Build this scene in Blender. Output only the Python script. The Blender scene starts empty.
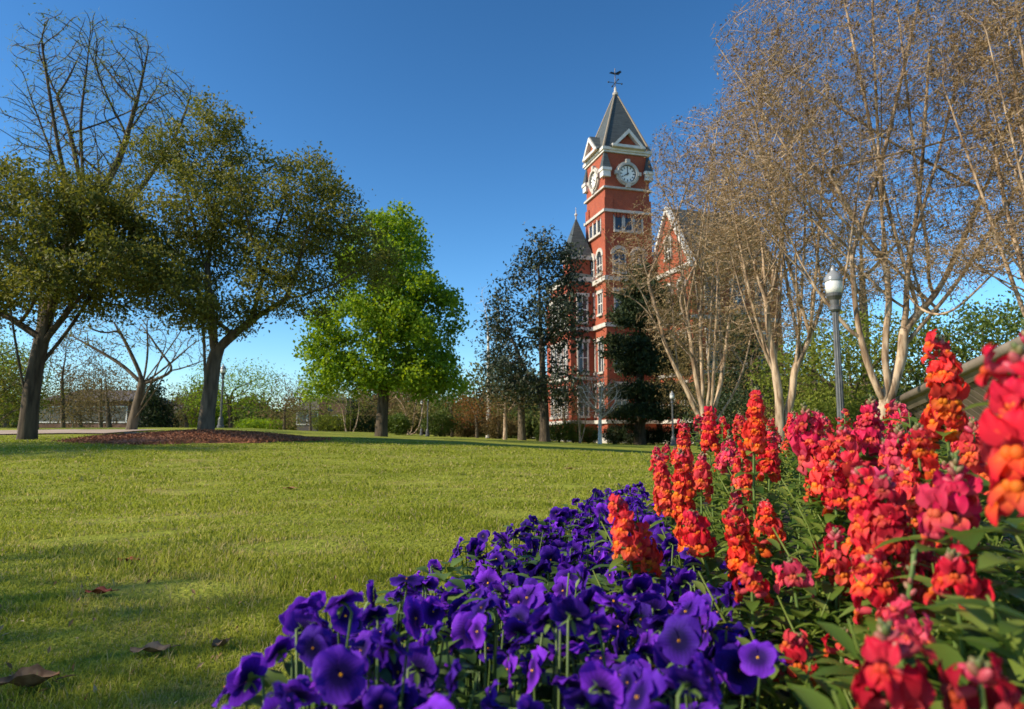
import bpy, math, random
import numpy as np
from mathutils import Vector, Matrix

# ---------------------------------------------------------------- camera, sky, sun, exposure
SC = bpy.context.scene
COL = SC.collection
F = 700.0
PITCH = math.radians(6.8)
CAM = np.array([0.0, 0.0, 0.5])
cam = bpy.data.cameras.new("camera")
camo = bpy.data.objects.new("camera", cam)
COL.objects.link(camo)
camo.location = CAM
camo.rotation_euler = (math.pi / 2 + PITCH, 0, 0)
cam.sensor_width = 36.0
cam.lens = 36.0 * F / 1024
cam.clip_start = 0.02
cam.clip_end = 4000
cam.dof.use_dof = True
cam.dof.focus_distance = 2.6
cam.dof.aperture_fstop = 7.0
SC.camera = camo

SUN_EL = math.radians(33)
SUN_H = Vector((-0.955, -0.30)).normalized()          # towards the sun, on the ground plane
SUN_DIR = Vector((SUN_H.x * math.cos(SUN_EL), SUN_H.y * math.cos(SUN_EL), math.sin(SUN_EL)))
W = bpy.data.worlds.new("World")
SC.world = W
W.use_nodes = True
nt = W.node_tree
bg = nt.nodes["Background"]
sky = nt.nodes.new("ShaderNodeTexSky")
sky.sky_type = 'NISHITA'
sky.sun_disc = False
sky.sun_elevation = SUN_EL
sky.sun_rotation = math.atan2(SUN_H.x, SUN_H.y)
sky.altitude = 100
sky.air_density = 1.0
sky.dust_density = 0.3
sky.ozone_density = 4.0
hs = nt.nodes.new("ShaderNodeHueSaturation")
hs.inputs["Hue"].default_value = 0.491
hs.inputs["Saturation"].default_value = 1.06
gm = nt.nodes.new("ShaderNodeGamma")
gm.inputs[1].default_value = 1.45
nt.links.new(sky.outputs[0], gm.inputs[0])
nt.links.new(gm.outputs[0], hs.inputs["Color"])
nt.links.new(hs.outputs[0], bg.inputs[0])
bg.inputs[1].default_value = 0.067
sl = bpy.data.lights.new("sun", 'SUN')
sl.energy = 5.0
sl.angle = math.radians(0.55)
sl.color = (1.0, 0.86, 0.65)
so = bpy.data.objects.new("sun", sl)
COL.objects.link(so)
so.rotation_euler = SUN_DIR.to_track_quat('Z', 'Y').to_euler()
SC.view_settings.view_transform = 'Standard'
SC.view_settings.look = 'None'
SC.view_settings.exposure = 0.55
SC.view_settings.gamma = 1.0
SC.render.engine = 'CYCLES'
SC.cycles.max_bounces = 6
SC.cycles.diffuse_bounces = 3
SC.cycles.glossy_bounces = 2
SC.cycles.transmission_bounces = 4
SC.cycles.use_denoising = True

# ---------------------------------------------------------------- helpers
RNG = np.random.default_rng(7)
random.seed(7)
CP, SP = math.cos(PITCH), math.sin(PITCH)


def at(x, y, Y):
    """the world point at depth Y seen at photograph pixel x, y"""
    u, v = (x - 512) / F, (354.5 - y) / F
    d = np.array([u, CP - v * SP, SP + v * CP])
    return CAM + d * (Y / d[1])


def sstep(a, b, x):
    t = np.clip((np.asarray(x, float) - a) / (b - a), 0, 1)
    return t * t * (3 - 2 * t)


def terrain(x, y):
    x = np.asarray(x, float); y = np.asarray(y, float)
    z = 0.56 * sstep(3, 24, y) * (1 - sstep(-10, 8, x - 0.05 * y))
    z = z + 0.40 * sstep(18, 32, y) * (1 - sstep(-13, -5, x))
    z = z + 0.012 * np.sin(x * 1.3 + 0.5) * np.cos(y * 0.9) + 0.05 * np.sin(x * 0.21) * np.sin(y * 0.17 + 1) * sstep(2, 12, y)
    return z * (1 - sstep(120, 300, y))


def mesh_np(name, V, faces, smooth=True, attrs=None, mats=(), midx=None):
    me = bpy.data.meshes.new(name)
    V = np.asarray(V, np.float32)
    me.vertices.add(len(V))
    me.vertices.foreach_set("co", V.ravel())
    loops, starts, n = [], [], 0
    for fa in faces:
        fa = np.asarray(fa, np.int32)
        if not len(fa):
            continue
        k = fa.shape[1]
        loops.append(fa.ravel())
        starts.append(n + np.arange(len(fa)) * k)
        n += fa.size
    L = np.concatenate(loops); S = np.concatenate(starts)
    me.loops.add(len(L)); me.loops.foreach_set("vertex_index", L)
    me.polygons.add(len(S)); me.polygons.foreach_set("loop_start", S.astype(np.int32))
    if midx is not None:
        me.polygons.foreach_set("material_index", np.asarray(midx, np.int32))
    me.polygons.foreach_set("use_smooth", np.full(len(S), smooth, bool))
    for m in mats:
        me.materials.append(m)
    for k, a in (attrs or {}).items():
        at_ = me.attributes.new(k, 'FLOAT', 'POINT')
        at_.data.foreach_set("value", np.asarray(a, np.float32))
    me.update(calc_edges=True)
    me.validate()
    return me


def link(name, me, parent=None, loc=None, label=None, cat=None, group=None, kind=None):
    o = bpy.data.objects.new(name, me)
    COL.objects.link(o)
    if parent is not None:
        o.parent = parent
    if loc is not None:
        o.location = [float(c) for c in loc]
    if label: o["label"] = label
    if cat: o["category"] = cat
    if group: o["group"] = group
    if kind: o["kind"] = kind
    return o


def thing(name, label, cat, loc=(0, 0, 0), rz=0.0, group=None):
    o = link(name, None, None, loc, label, cat, group)
    o.rotation_euler = (0, 0, rz)
    return o


class MB:
    """collects shapes for ONE mesh"""
    def __init__(s):
        s.V = []; s.F = {}; s.n = 0; s.M = {}; s.A = []

    def add(s, V, *Fs, mat=0, a=None):
        V = np.asarray(V, float)
        for f in Fs:
            f = np.asarray(f, int)
            if len(f):
                s.F.setdefault(f.shape[1], []).append(f + s.n)
                s.M.setdefault(f.shape[1], []).append(np.full(len(f), mat))
        s.V.append(V); s.n += len(V)
        s.A.append(np.zeros(len(V)) if a is None else np.asarray(a, float) * np.ones(len(V)))

    def box(s, x0, x1, y0, y1, z0, z1, mat=0):
        V = [(x, y, z) for z in (z0, z1) for y in (y0, y1) for x in (x0, x1)]
        s.add(V, [(0, 2, 3, 1), (4, 5, 7, 6), (0, 1, 5, 4), (2, 6, 7, 3), (0, 4, 6, 2), (1, 3, 7, 5)], mat=mat)

    def tube(s, P, R, n=6, mat=0, a=None, cap=True):
        P = np.asarray(P, float); R = np.ones(len(P)) * np.asarray(R, float)
        T = np.gradient(P, axis=0)
        T /= np.linalg.norm(T, axis=1)[:, None] + 1e-12
        r = np.array([1, 0, 0]) if abs(T[0][0]) < 0.8 else np.array([0, 1, 0])
        ang = np.arange(n) * 2 * math.pi / n
        V = []
        for i in range(len(P)):
            r = r - T[i] * r.dot(T[i]); r /= np.linalg.norm(r) + 1e-12
            b = np.cross(T[i], r)
            V.append(P[i] + R[i] * (np.cos(ang)[:, None] * r + np.sin(ang)[:, None] * b))
        V = np.concatenate(V)
        i = np.arange(len(P) - 1)[:, None] * n; k = np.arange(n)[None, :]; k2 = (k + 1) % n
        Q = np.stack([i + k, i + k2, i + n + k2, i + n + k], -1).reshape(-1, 4)
        Fs = [Q]
        if cap:
            V = np.concatenate([V, P[:1], P[-1:]]); m = len(P) * n; e = (len(P) - 1) * n
            kk = np.arange(n); kn = (kk + 1) % n
            Fs.append(np.concatenate([np.stack([kn, kk, np.full(n, m)], -1), np.stack([e + kk, e + kn, np.full(n, m + 1)], -1)]))
        s.add(V, *Fs, mat=mat, a=a)

    def lathe(s, prof, n=24, c=(0, 0, 0), mat=0, flute=0.0):
        ang = np.arange(n) * 2 * math.pi / n
        V = []
        for r, z in prof:
            rr = r * (1 - flute * (np.arange(n) % 2))
            V.append(np.stack([rr * np.cos(ang), rr * np.sin(ang), np.full(n, z)], -1))
        V = np.concatenate(V) + np.asarray(c)
        i = np.arange(len(prof) - 1)[:, None] * n; k = np.arange(n)[None, :]; k2 = (k + 1) % n
        s.add(V, np.stack([i + k, i + k2, i + n + k2, i + n + k], -1).reshape(-1, 4), mat=mat)

    def prism(s, poly, fn, d0, d1, mat=0):
        """outline in 2-D, pushed from depth d0 to d1; fn maps (a, b, depth) to a point"""
        n = len(poly)
        V = [fn(a, b, d0) for a, b in poly] + [fn(a, b, d1) for a, b in poly]
        ca = np.mean(np.array(poly), axis=0)
        V += [fn(ca[0], ca[1], d0), fn(ca[0], ca[1], d1)]
        Q = [(i, (i + 1) % n, n + (i + 1) % n, n + i) for i in range(n)]
        T = [((i + 1) % n, i, 2 * n) for i in range(n)] + [(n + i, n + (i + 1) % n, 2 * n + 1) for i in range(n)]
        s.add(V, Q, T, mat=mat)

    def ellip(s, c, r, n=10, m=7, mat=0, rot=None, a=None):
        th = np.linspace(0.02, math.pi - 0.02, m)
        ph = np.arange(n) * 2 * math.pi / n
        V = np.array([(math.sin(t) * math.cos(p) * r[0], math.sin(t) * math.sin(p) * r[1], math.cos(t) * r[2]) for t in th for p in ph])
        if rot is not None:
            V = V @ np.asarray(rot).T
        V = V + np.asarray(c)
        i = np.arange(m - 1)[:, None] * n; k = np.arange(n)[None, :]; k2 = (k + 1) % n
        s.add(V, np.stack([i + k, i + n + k, i + n + k2, i + k2], -1).reshape(-1, 4), mat=mat, a=a)

    def build(s, name, mats, parent=None, smooth=False, loc=None, attr=None, fixn=False, **kw):
        if not isinstance(mats, (list, tuple)): mats = [mats]
        ks = sorted(s.F)
        Fs = [np.concatenate(s.F[k]) for k in ks]
        mi = np.concatenate([np.concatenate(s.M[k]) for k in ks])
        me = mesh_np(name, np.concatenate(s.V), Fs, smooth, {attr: np.concatenate(s.A)} if attr else None, mats, mi)
        if fixn:
            import bmesh
            b = bmesh.new(); b.from_mesh(me); bmesh.ops.recalc_face_normals(b, faces=b.faces); b.to_mesh(me); b.free()
        return link(name, me, parent, loc, **kw)


# ---------------------------------------------------------------- materials
def mat(name, col, rough=0.7, spec=0.3, col2=None, scale=5.0, detail=4, metal=0.0, bump=0.0, bscale=None, coords='Object', stretch=None, lo=0.35, hi=0.65):
    m = bpy.data.materials.new(name); m.use_nodes = True
    t = m.node_tree; p = t.nodes["Principled BSDF"]
    p.inputs["Base Color"].default_value = (*col, 1)
    p.inputs["Roughness"].default_value = rough
    p.inputs["Specular IOR Level"].default_value = spec
    p.inputs["Metallic"].default_value = metal
    if col2 or bump:
        tc = t.nodes.new("ShaderNodeTexCoord"); v = tc.outputs[coords]
        if stretch:
            mp = t.nodes.new("ShaderNodeMapping"); mp.inputs["Scale"].default_value = stretch
            t.links.new(v, mp.inputs[0]); v = mp.outputs[0]
        if col2:
            n = t.nodes.new("ShaderNodeTexNoise"); n.inputs["Scale"].default_value = scale; n.inputs["Detail"].default_value = detail
            t.links.new(v, n.inputs["Vector"])
            r = t.nodes.new("ShaderNodeValToRGB")
            r.color_ramp.elements[0].position = lo; r.color_ramp.elements[1].position = hi
            r.color_ramp.elements[0].color = (*col, 1); r.color_ramp.elements[1].color = (*col2, 1)
            t.links.new(n.outputs[0], r.inputs[0]); t.links.new(r.outputs[0], p.inputs["Base Color"])
        if bump:
            n2 = t.nodes.new("ShaderNodeTexNoise"); n2.inputs["Scale"].default_value = bscale or scale; n2.inputs["Detail"].default_value = 6
            t.links.new(v, n2.inputs["Vector"])
            b = t.nodes.new("ShaderNodeBump"); b.inputs["Strength"].default_value = bump; b.inputs["Distance"].default_value = 0.02
            t.links.new(n2.outputs[0], b.inputs["Height"]); t.links.new(b.outputs[0], p.inputs["Normal"])
    return m


def leaf_mat(name, cols, trans=0.35, rough=0.5, spec=0.35, attr='var', tcol=None, big=None, bscale=0.6):
    """per-leaf colour from the attribute, part of the light passes through"""
    m = bpy.data.materials.new(name); m.use_nodes = True
    t = m.node_tree; p = t.nodes["Principled BSDF"]; out = t.nodes["Material Output"]
    a = t.nodes.new("ShaderNodeAttribute"); a.attribute_name = attr
    r = t.nodes.new("ShaderNodeValToRGB"); el = r.color_ramp.elements
    for i, c in enumerate(cols):
        e = el[i] if i < 2 else el.new(1.0)
        e.position = i / (len(cols) - 1); e.color = (*c, 1)
    t.links.new(a.outputs["Fac"], r.inputs[0])
    c = r.outputs[0]
    if big:
        tc = t.nodes.new("ShaderNodeTexCoord"); n = t.nodes.new("ShaderNodeTexNoise"); n.inputs["Scale"].default_value = bscale; n.inputs["Detail"].default_value = 3
        t.links.new(tc.outputs["Object"], n.inputs["Vector"])
        rr = t.nodes.new("ShaderNodeValToRGB"); rr.color_ramp.elements[0].position = .4; rr.color_ramp.elements[1].position = .65
        t.links.new(n.outputs[0], rr.inputs[0])
        mx = t.nodes.new("ShaderNodeMixRGB"); mx.inputs[2].default_value = (*big, 1)
        t.links.new(rr.outputs[0], mx.inputs[0]); t.links.new(c, mx.inputs[1]); c = mx.outputs[0]
    t.links.new(c, p.inputs["Base Color"])
    p.inputs["Roughness"].default_value = rough
    p.inputs["Specular IOR Level"].default_value = spec
    tr = t.nodes.new("ShaderNodeBsdfTranslucent")
    if tcol:
        g = t.nodes.new("ShaderNodeMixRGB"); g.blend_type = 'MULTIPLY'; g.inputs[0].default_value = 1; g.inputs[2].default_value = (*tcol, 1)
        t.links.new(c, g.inputs[1]); c = g.outputs[0]
    t.links.new(c, tr.inputs[0])
    mix = t.nodes.new("ShaderNodeMixShader"); mix.inputs[0].default_value = trans
    t.links.new(p.outputs[0], mix.inputs[1]); t.links.new(tr.outputs[0], mix.inputs[2])
    t.links.new(mix.outputs[0], out.inputs[0])
    return m


def brick_mat():
    m = bpy.data.materials.new("red_brick"); m.use_nodes = True
    t = m.node_tree; p = t.nodes["Principled BSDF"]
    tc = t.nodes.new("ShaderNodeTexCoord"); sx = t.nodes.new("ShaderNodeSeparateXYZ"); t.links.new(tc.outputs["Object"], sx.inputs[0])
    ad = t.nodes.new("ShaderNodeMath"); t.links.new(sx.outputs[0], ad.inputs[0]); t.links.new(sx.outputs[1], ad.inputs[1])
    cx = t.nodes.new("ShaderNodeCombineXYZ"); t.links.new(ad.outputs[0], cx.inputs[0]); t.links.new(sx.outputs[2], cx.inputs[1])
    b = t.nodes.new("ShaderNodeTexBrick"); b.inputs["Scale"].default_value = 4.0; b.inputs["Mortar Size"].default_value = 0.012
    b.inputs["Color1"].default_value = (0.38, 0.078, 0.028, 1); b.inputs["Color2"].default_value = (0.28, 0.052, 0.022, 1); b.inputs["Mortar"].default_value = (0.28, 0.13, 0.09, 1)
    t.links.new(cx.outputs[0], b.inputs["Vector"])
    n = t.nodes.new("ShaderNodeTexNoise"); n.inputs["Scale"].default_value = 0.9; n.inputs["Detail"].default_value = 6; t.links.new(tc.outputs["Object"], n.inputs["Vector"])
    mx = t.nodes.new("ShaderNodeMixRGB"); mx.blend_type = 'MULTIPLY'; mx.inputs[0].default_value = 0.85
    t.links.new(b.outputs[0], mx.inputs[1])
    r = t.nodes.new("ShaderNodeValToRGB"); r.color_ramp.elements[0].color = (.55, .5, .5, 1); r.color_ramp.elements[1].color = (1.2, 1.15, 1.1, 1)
    t.links.new(n.outputs[0], r.inputs[0]); t.links.new(r.outputs[0], mx.inputs[2])
    t.links.new(mx.outputs[0], p.inputs["Base Color"]); p.inputs["Roughness"].default_value = 0.85
    return m


def lawn_mat():
    m = bpy.data.materials.new("lawn_turf"); m.use_nodes = True
    t = m.node_tree; p = t.nodes["Principled BSDF"]
    tc = t.nodes.new("ShaderNodeTexCoord")
    def noise(s, d=5, lo=.35, hi=.65):
        n = t.nodes.new("ShaderNodeTexNoise"); n.inputs["Scale"].default_value = s; n.inputs["Detail"].default_value = d
        t.links.new(tc.outputs["Object"], n.inputs["Vector"])
        r = t.nodes.new("ShaderNodeValToRGB"); r.color_ramp.elements[0].position = lo; r.color_ramp.elements[1].position = hi
        t.links.new(n.outputs[0], r.inputs[0]); return r
    a = noise(0.5); b = noise(6.0, 8, .3, .7); c = noise(1.3, 6, .55, .75)
    def mix(fac, c1, c2):
        x = t.nodes.new("ShaderNodeMixRGB"); t.links.new(fac, x.inputs[0])
        for i, cc in ((1, c1), (2, c2)):
            if isinstance(cc, tuple): x.inputs[i].default_value = (*cc, 1)
            else: t.links.new(cc, x.inputs[i])
        return x.outputs[0]
    g = mix(a.outputs[0], (.18, .215, .026), (.27, .295, .042))
    g = mix(c.outputs[0], g, (.30, .25, .085))
    d = t.nodes.new("ShaderNodeMixRGB"); d.blend_type = 'MULTIPLY'; d.inputs[0].default_value = .7
    t.links.new(g, d.inputs[1]); t.links.new(mix(b.outputs[0], (.5, .5, .45), (1.25, 1.25, 1.1)), d.inputs[2])
    t.links.new(d.outputs[0], p.inputs["Base Color"]); p.inputs["Roughness"].default_value = 1.0; p.inputs["Specular IOR Level"].default_value = .1
    n2 = t.nodes.new("ShaderNodeTexNoise"); n2.inputs["Scale"].default_value = 40; n2.inputs["Detail"].default_value = 8; t.links.new(tc.outputs["Object"], n2.inputs["Vector"])
    bu = t.nodes.new("ShaderNodeBump"); bu.inputs["Strength"].default_value = .8; bu.inputs["Distance"].default_value = .03
    t.links.new(n2.outputs[0], bu.inputs["Height"]); t.links.new(bu.outputs[0], p.inputs["Normal"])
    return m


M = {}
M['brick'] = brick_mat()
M['stone'] = mat('pale_stone', (.38, .355, .32), .85, col2=(.52, .49, .44), scale=2)
M['slate'] = mat('grey_slate', (.045, .056, .06), .65, col2=(.075, .088, .09), scale=1.2, stretch=(1, 1, 6))
M['ridge'] = mat('weathered_copper_trim', (.24, .20, .15), .7)
M['glass'] = mat('dark_window_glass', (.03, .035, .045), .12, .6)
M['white'] = mat('white_paint', (.56, .54, .50), .65, col2=(.68, .66, .62), scale=1.5)
M['dial'] = mat('white_enamel_dial', (.85, .84, .80), .4)
M['iron'] = mat('dark_iron', (.02, .02, .02), .5, .5)
M['lamp_metal'] = mat('grey_painted_iron', (.055, .058, .06), .45, .5, col2=(.10, .102, .105), scale=9)
M['globe'] = mat('frosted_lamp_glass', (.62, .62, .60), .2, .5)
M['bark_dark'] = mat('dark_ridged_bark', (.035, .026, .018), .95, col2=(.10, .075, .05), scale=9, bump=.9, bscale=14, stretch=(1, 1, .18))
M['bark_grey'] = mat('grey_brown_bark', (.07, .055, .038), .95, col2=(.16, .125, .085), scale=9, bump=.8, bscale=14, stretch=(1, 1, .2))
M['bark_tan'] = mat('smooth_tan_bark', (.17, .11, .065), .75, col2=(.46, .345, .235), scale=13, bump=.5, bscale=16, stretch=(1, 1, .16), lo=.4, hi=.6)
M['bark_pale'] = mat('pale_grey_bark', (.48, .42, .34), .8, col2=(.65, .58, .48), scale=5, stretch=(1, 1, .3))
M['lawn'] = lawn_mat()
M['soil'] = mat('dark_bed_soil', (.012, .009, .006), .95, col2=(.035, .024, .016), scale=25, bump=1, bscale=40)
M['mulch'] = leaf_mat('red_brown_mulch', [(.11, .04, .018), (.26, .10, .048), (.42, .21, .11)], trans=0, rough=.9)
M['path'] = mat('pale_path_concrete', (.33, .25, .19), .9, col2=(.42, .33, .26), scale=.8)
M['brown_wood'] = mat('brown_stained_boards', (.10, .08, .06), .7, col2=(.16, .125, .095), scale=6, stretch=(1, 1, .3))
M['tan_wood'] = mat('weathered_tan_rail', (.13, .105, .08), .7, col2=(.19, .155, .12), scale=5)
M['shop'] = mat('far_dull_brick', (.12, .065, .045), .9, col2=(.17, .095, .07), scale=1.5)
M['far_roof'] = mat('far_roof', (.10, .085, .08), .9)


# ---------------------------------------------------------------- trees
def resample(P, step):
    P = np.asarray(P, float)
    d = np.r_[0, np.cumsum(np.linalg.norm(np.diff(P, axis=0), axis=1))]
    n = max(2, int(d[-1] / step) + 1)
    # smooth through the points
    t = np.linspace(0, d[-1], n)
    Q = np.stack([np.interp(t, d, P[:, k]) for k in range(3)], -1)
    for _ in range(3):
        if len(Q) > 2:
            Q[1:-1] = .5 * Q[1:-1] + .25 * (Q[:-2] + Q[2:])
    return Q


def grow(lines, A, step, kill, rng, iters=160, jitter=.25, lift=0.0, reach=None):
    P, par = [], []
    for ln in lines:
        Q = resample(ln, step)
        if not P:
            prev = -1
        else:
            arr = np.array(P); prev = int(np.argmin(((arr - Q[0]) ** 2).sum(1)))
            Q = Q[1:]
        for q in Q:
            P.append(q); par.append(prev); prev = len(P) - 1
    P = np.array(P); par = list(par)
    A = np.asarray(A)
    D = ((A[:, None] - P[None]) ** 2).sum(2)
    near = D.argmin(1); nd = D[np.arange(len(A)), near]
    alive = np.ones(len(A), bool)
    for it in range(iters):
        alive &= nd > kill * kill
        use = alive if reach is None else alive & (nd < reach * reach)
        if not use.any():
            break
        idx = near[use]; dv = A[use] - P[idx]; dv /= np.linalg.norm(dv, axis=1)[:, None]
        acc = np.zeros((len(P), 3)); np.add.at(acc, idx, dv)
        src = np.unique(idx)
        d = acc[src]; ln_ = np.linalg.norm(d, axis=1)[:, None]
        d = d / np.maximum(ln_, 1e-6) + rng.normal(0, jitter, d.shape) + np.array([0, 0, lift])
        d /= np.linalg.norm(d, axis=1)[:, None]
        N = P[src] + d * step
        base = len(P); P = np.concatenate([P, N]); par += list(src)
        ai = np.where(alive)[0]
        Aa = (A[ai] - P[0]).astype(np.float32); Nn = (N - P[0]).astype(np.float32)
        D = (Aa ** 2).sum(1)[:, None] + (Nn ** 2).sum(1)[None] - 2 * Aa @ Nn.T
        k = D.argmin(1); dm = D[np.arange(len(ai)), k]
        b = dm < nd[ai]
        near[ai[b]] = base + k[b]; nd[ai[b]] = dm[b]
        if len(P) > 26000:
            break
    return P, np.array(par)


def skin(P, par, r_root, r_tip, expo=2.2, sides=7, taper=.5, flare=1.5):
    n = len(P)
    raw = np.zeros(n); kids = [[] for _ in range(n)]
    for i in range(1, n):
        if par[i] >= 0: kids[par[i]].append(i)
    order = np.argsort(np.array([0] * n)) if False else range(n - 1, -1, -1)
    for i in order:                                          # children always come after parents
        raw[i] = max(raw[i], 1.0) if not kids[i] else raw[i]
        if par[i] >= 0:
            raw[par[i]] = (raw[par[i]] ** expo + raw[i] ** expo) ** (1 / expo)
    g = math.log(r_root / r_tip) / max(math.log(max(raw[0], 1.01)), 1e-3)
    R = r_tip * raw ** g
    dist = np.zeros(n)
    for i in range(1, n):
        if par[i] >= 0: dist[i] = dist[par[i]] + np.linalg.norm(P[i] - P[par[i]])
    R = np.maximum(R * (1 - taper * np.clip(dist / dist.max(), 0, 1)), r_tip * .9)
    for _ in range(2):                                       # relax the kinks
        Q = P.copy()
        for i in range(1, n):
            if kids[i] and par[i] >= 0:
                m = max(kids[i], key=lambda k: raw[k])
                Q[i] = .5 * P[i] + .25 * (P[par[i]] + P[m])
        P = Q
    mb = MB()
    stack = [(0, None)]
    while stack:
        i, p = stack.pop()
        ch = [] if p is None else [p]
        rr = [] if p is None else [R[i] * .98]
        k = i
        while True:
            ch.append(k); rr.append(R[k])
            if not kids[k]: break
            m = max(kids[k], key=lambda q: raw[q])
            for q in kids[k]:
                if q != m: stack.append((q, k))
            k = m
        if len(ch) < 2: continue
        PP = P[ch]; RR = np.array(rr)
        if p is None and flare > 1:
            h = PP[:, 2] - PP[0, 2]; RR = RR * (1 + (flare - 1) * np.exp(-h / (1.6 * r_root)))
        if not kids[ch[-1]]: RR[-1] *= .4
        s_ = sides if RR.max() > r_root * .35 else (5 if RR.max() > r_tip * 4 else 3)
        if s_ == 7 and p is None: s_ = 12
        mb.tube(PP, RR, s_, cap=False)
    return mb, R, P, kids


def leaves_np(C, k, spread, size, rng, asp=.45, up=.3, flat=1.0):
    """k leaves round each centre: four-cornered folded blades"""
    n = len(C) * k
    c = np.repeat(C, k, 0) + rng.normal(0, 1, (n, 3)) * np.array([1, 1, flat]) * spread
    d = rng.normal(0, 1, (n, 3)); d[:, 2] -= .25; d /= np.linalg.norm(d, axis=1)[:, None]
    u = rng.normal(0, 1, (n, 3)); u[:, 2] += up * 3
    s = np.cross(d, u); s /= np.linalg.norm(s, axis=1)[:, None] + 1e-9
    nn = np.cross(s, d)
    L = size * rng.uniform(.6, 1.3, n)[:, None]
    V = np.stack([c - d * L * .5, c + s * L * asp * .5 + nn * L * .1, c + d * L * .5, c - s * L * asp * .5 + nn * L * .1], 1).reshape(-1, 3)
    Fq = np.arange(n * 4).reshape(-1, 4)
    clump = np.repeat(rng.uniform(0, 1, len(C)), k)
    var = np.clip(.55 * clump + .45 * rng.uniform(0, 1, n), 0, 1)
    return V, Fq, np.repeat(var, 4)


def tree(name, label, cat, lines, crown, Y, r, tip=.006, n=900, step=.25, kill=.3, bark='bark_grey', leaf=None, k=10, spread=.25, size=.1,
         asp=.5, seed=1, jitter=.3, lift=0.0, group=None, hollow=.0, leafr=None, keep=1.0, flat=.8, flare=1.2, taper=.5, ground=True, reach=None, iters=160, up=.3, raw=None, gap=0.0, gscale=1.1, extra=0, wig=0.0, sprig=None):
    """lines: polylines in (pixel x, pixel y, metres nearer/farther); crown: (px, py, rx, ry, depth radius, depth offset, weight)"""
    rng = np.random.default_rng(seed)
    if raw is None:
        lines = list(lines)
        mains = len(lines)
        for e in range(extra):                               # more stems: fork off a given one, curve up into the crown
            ln = lines[int(rng.integers(0, mains))]
            kk = int(rng.integers(1, max(2, len(ln) - 1))); t_ = rng.uniform(0, 1)
            s_ = [ln[kk - 1][q] * (1 - t_) + ln[kk][q] * t_ for q in (0, 1)]
            c = crown[int(rng.integers(0, len(crown)))]
            g_ = (c[0] + rng.normal(0, .5) * c[2], c[1] - rng.uniform(0, .7) * c[3])
            if g_[1] > s_[1] - 30: continue
            dz = rng.normal(0, .5) * c[4]
            lines.append([(s_[0], s_[1]), (s_[0] * .6 + g_[0] * .4, s_[1] * .68 + g_[1] * .32, dz * .5), (g_[0], g_[1], dz)])
        L3 = [np.array([at(p[0], p[1], Y + (p[2] if len(p) > 2 else 0)) for p in ln]) for ln in lines]
    else:
        L3 = [np.array(l, float) for l in raw[0]]
    if wig:
        L3 = [l if k == -1 else np.array([p + (rng.normal(0, wig, 3) if 0 < j < len(l) - 1 else 0) for j, p in enumerate(resample(l, wig * 9))]) for k, l in enumerate(L3)]
    base = L3[0][0].copy()
    zb = float(terrain(base[0], base[1])) if ground else base[2]
    L3[0][0][2] = zb - .08
    base[2] = zb
    A = []
    if raw is not None:
        for c in raw[1]:
            q = rng.normal(0, 1, (n // len(raw[1]), 3)); q /= np.linalg.norm(q, axis=1)[:, None]
            A.append(np.array(c[:3]) + q * rng.uniform(0, 1, (len(q), 1)) ** .45 * np.array(c[3:6]))
        crown = []
    w = np.array([c[6] if len(c) > 6 else c[2] * c[3] for c in crown], float); w /= max(w.sum(), 1e-9)
    m = Y / F
    for c, ww in zip(crown, w):
        q = rng.normal(0, 1, (max(8, int(n * ww)), 3)); q /= np.linalg.norm(q, axis=1)[:, None]
        q *= (hollow + (1 - hollow) * rng.uniform(0, 1, len(q)) ** (1 / 2.2))[:, None]
        off = c[5] if len(c) > 5 else 0
        A.append(at(c[0], c[1], Y + off) + q * np.array([c[2] * m, c[4], c[3] * m]))
    A = np.concatenate(A)
    if gap:                                                  # clumps with open air between
        g = A / gscale
        f = np.sin(g[:, 0] * 2.1 + 1.3 * np.sin(g[:, 2] * 1.7) + seed) + np.sin(g[:, 1] * 2.3 + 1.1 * np.sin(g[:, 0] * 1.9)) + np.sin(g[:, 2] * 2.6 + 1.2 * np.sin(g[:, 1] * 1.5) + seed)
        A = A[f > np.quantile(f, gap)]
    P, par = grow(L3, A, step, kill, rng, jitter=jitter, lift=lift, reach=reach, iters=iters)
    mb, R, P, kids = skin(P, par, r, tip, flare=flare, taper=taper)
    root = thing(name, label, cat, base, 0, group)
    mb.V = [v - base for v in mb.V]
    mb.build('trunk', M[bark], root, smooth=True)
    if leaf:
        sel = np.where(R < (leafr or tip * 2.2))[0]
        sel = sel[rng.uniform(0, 1, len(sel)) < keep]
        V, Fq, var = leaves_np(P[sel], k, spread, size, rng, asp, up, flat)
        if sprig:                                            # thin bare twig ends
            sk, sL, sa = sprig
            sel2 = np.where(R < tip * 1.6)[0]
            V2, F2, v2 = leaves_np(P[sel2], sk, sL * .35, sL, rng, sa, .2, 1.0)
            Fq = np.concatenate([Fq, F2 + len(V)]); V = np.concatenate([V, V2]); var = np.concatenate([var, .35 + .65 * v2])
        me = mesh_np('crown', V - base, [Fq], False, {'var': var}, [M[leaf]])
        link('crown', me, root)
    return root


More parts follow.
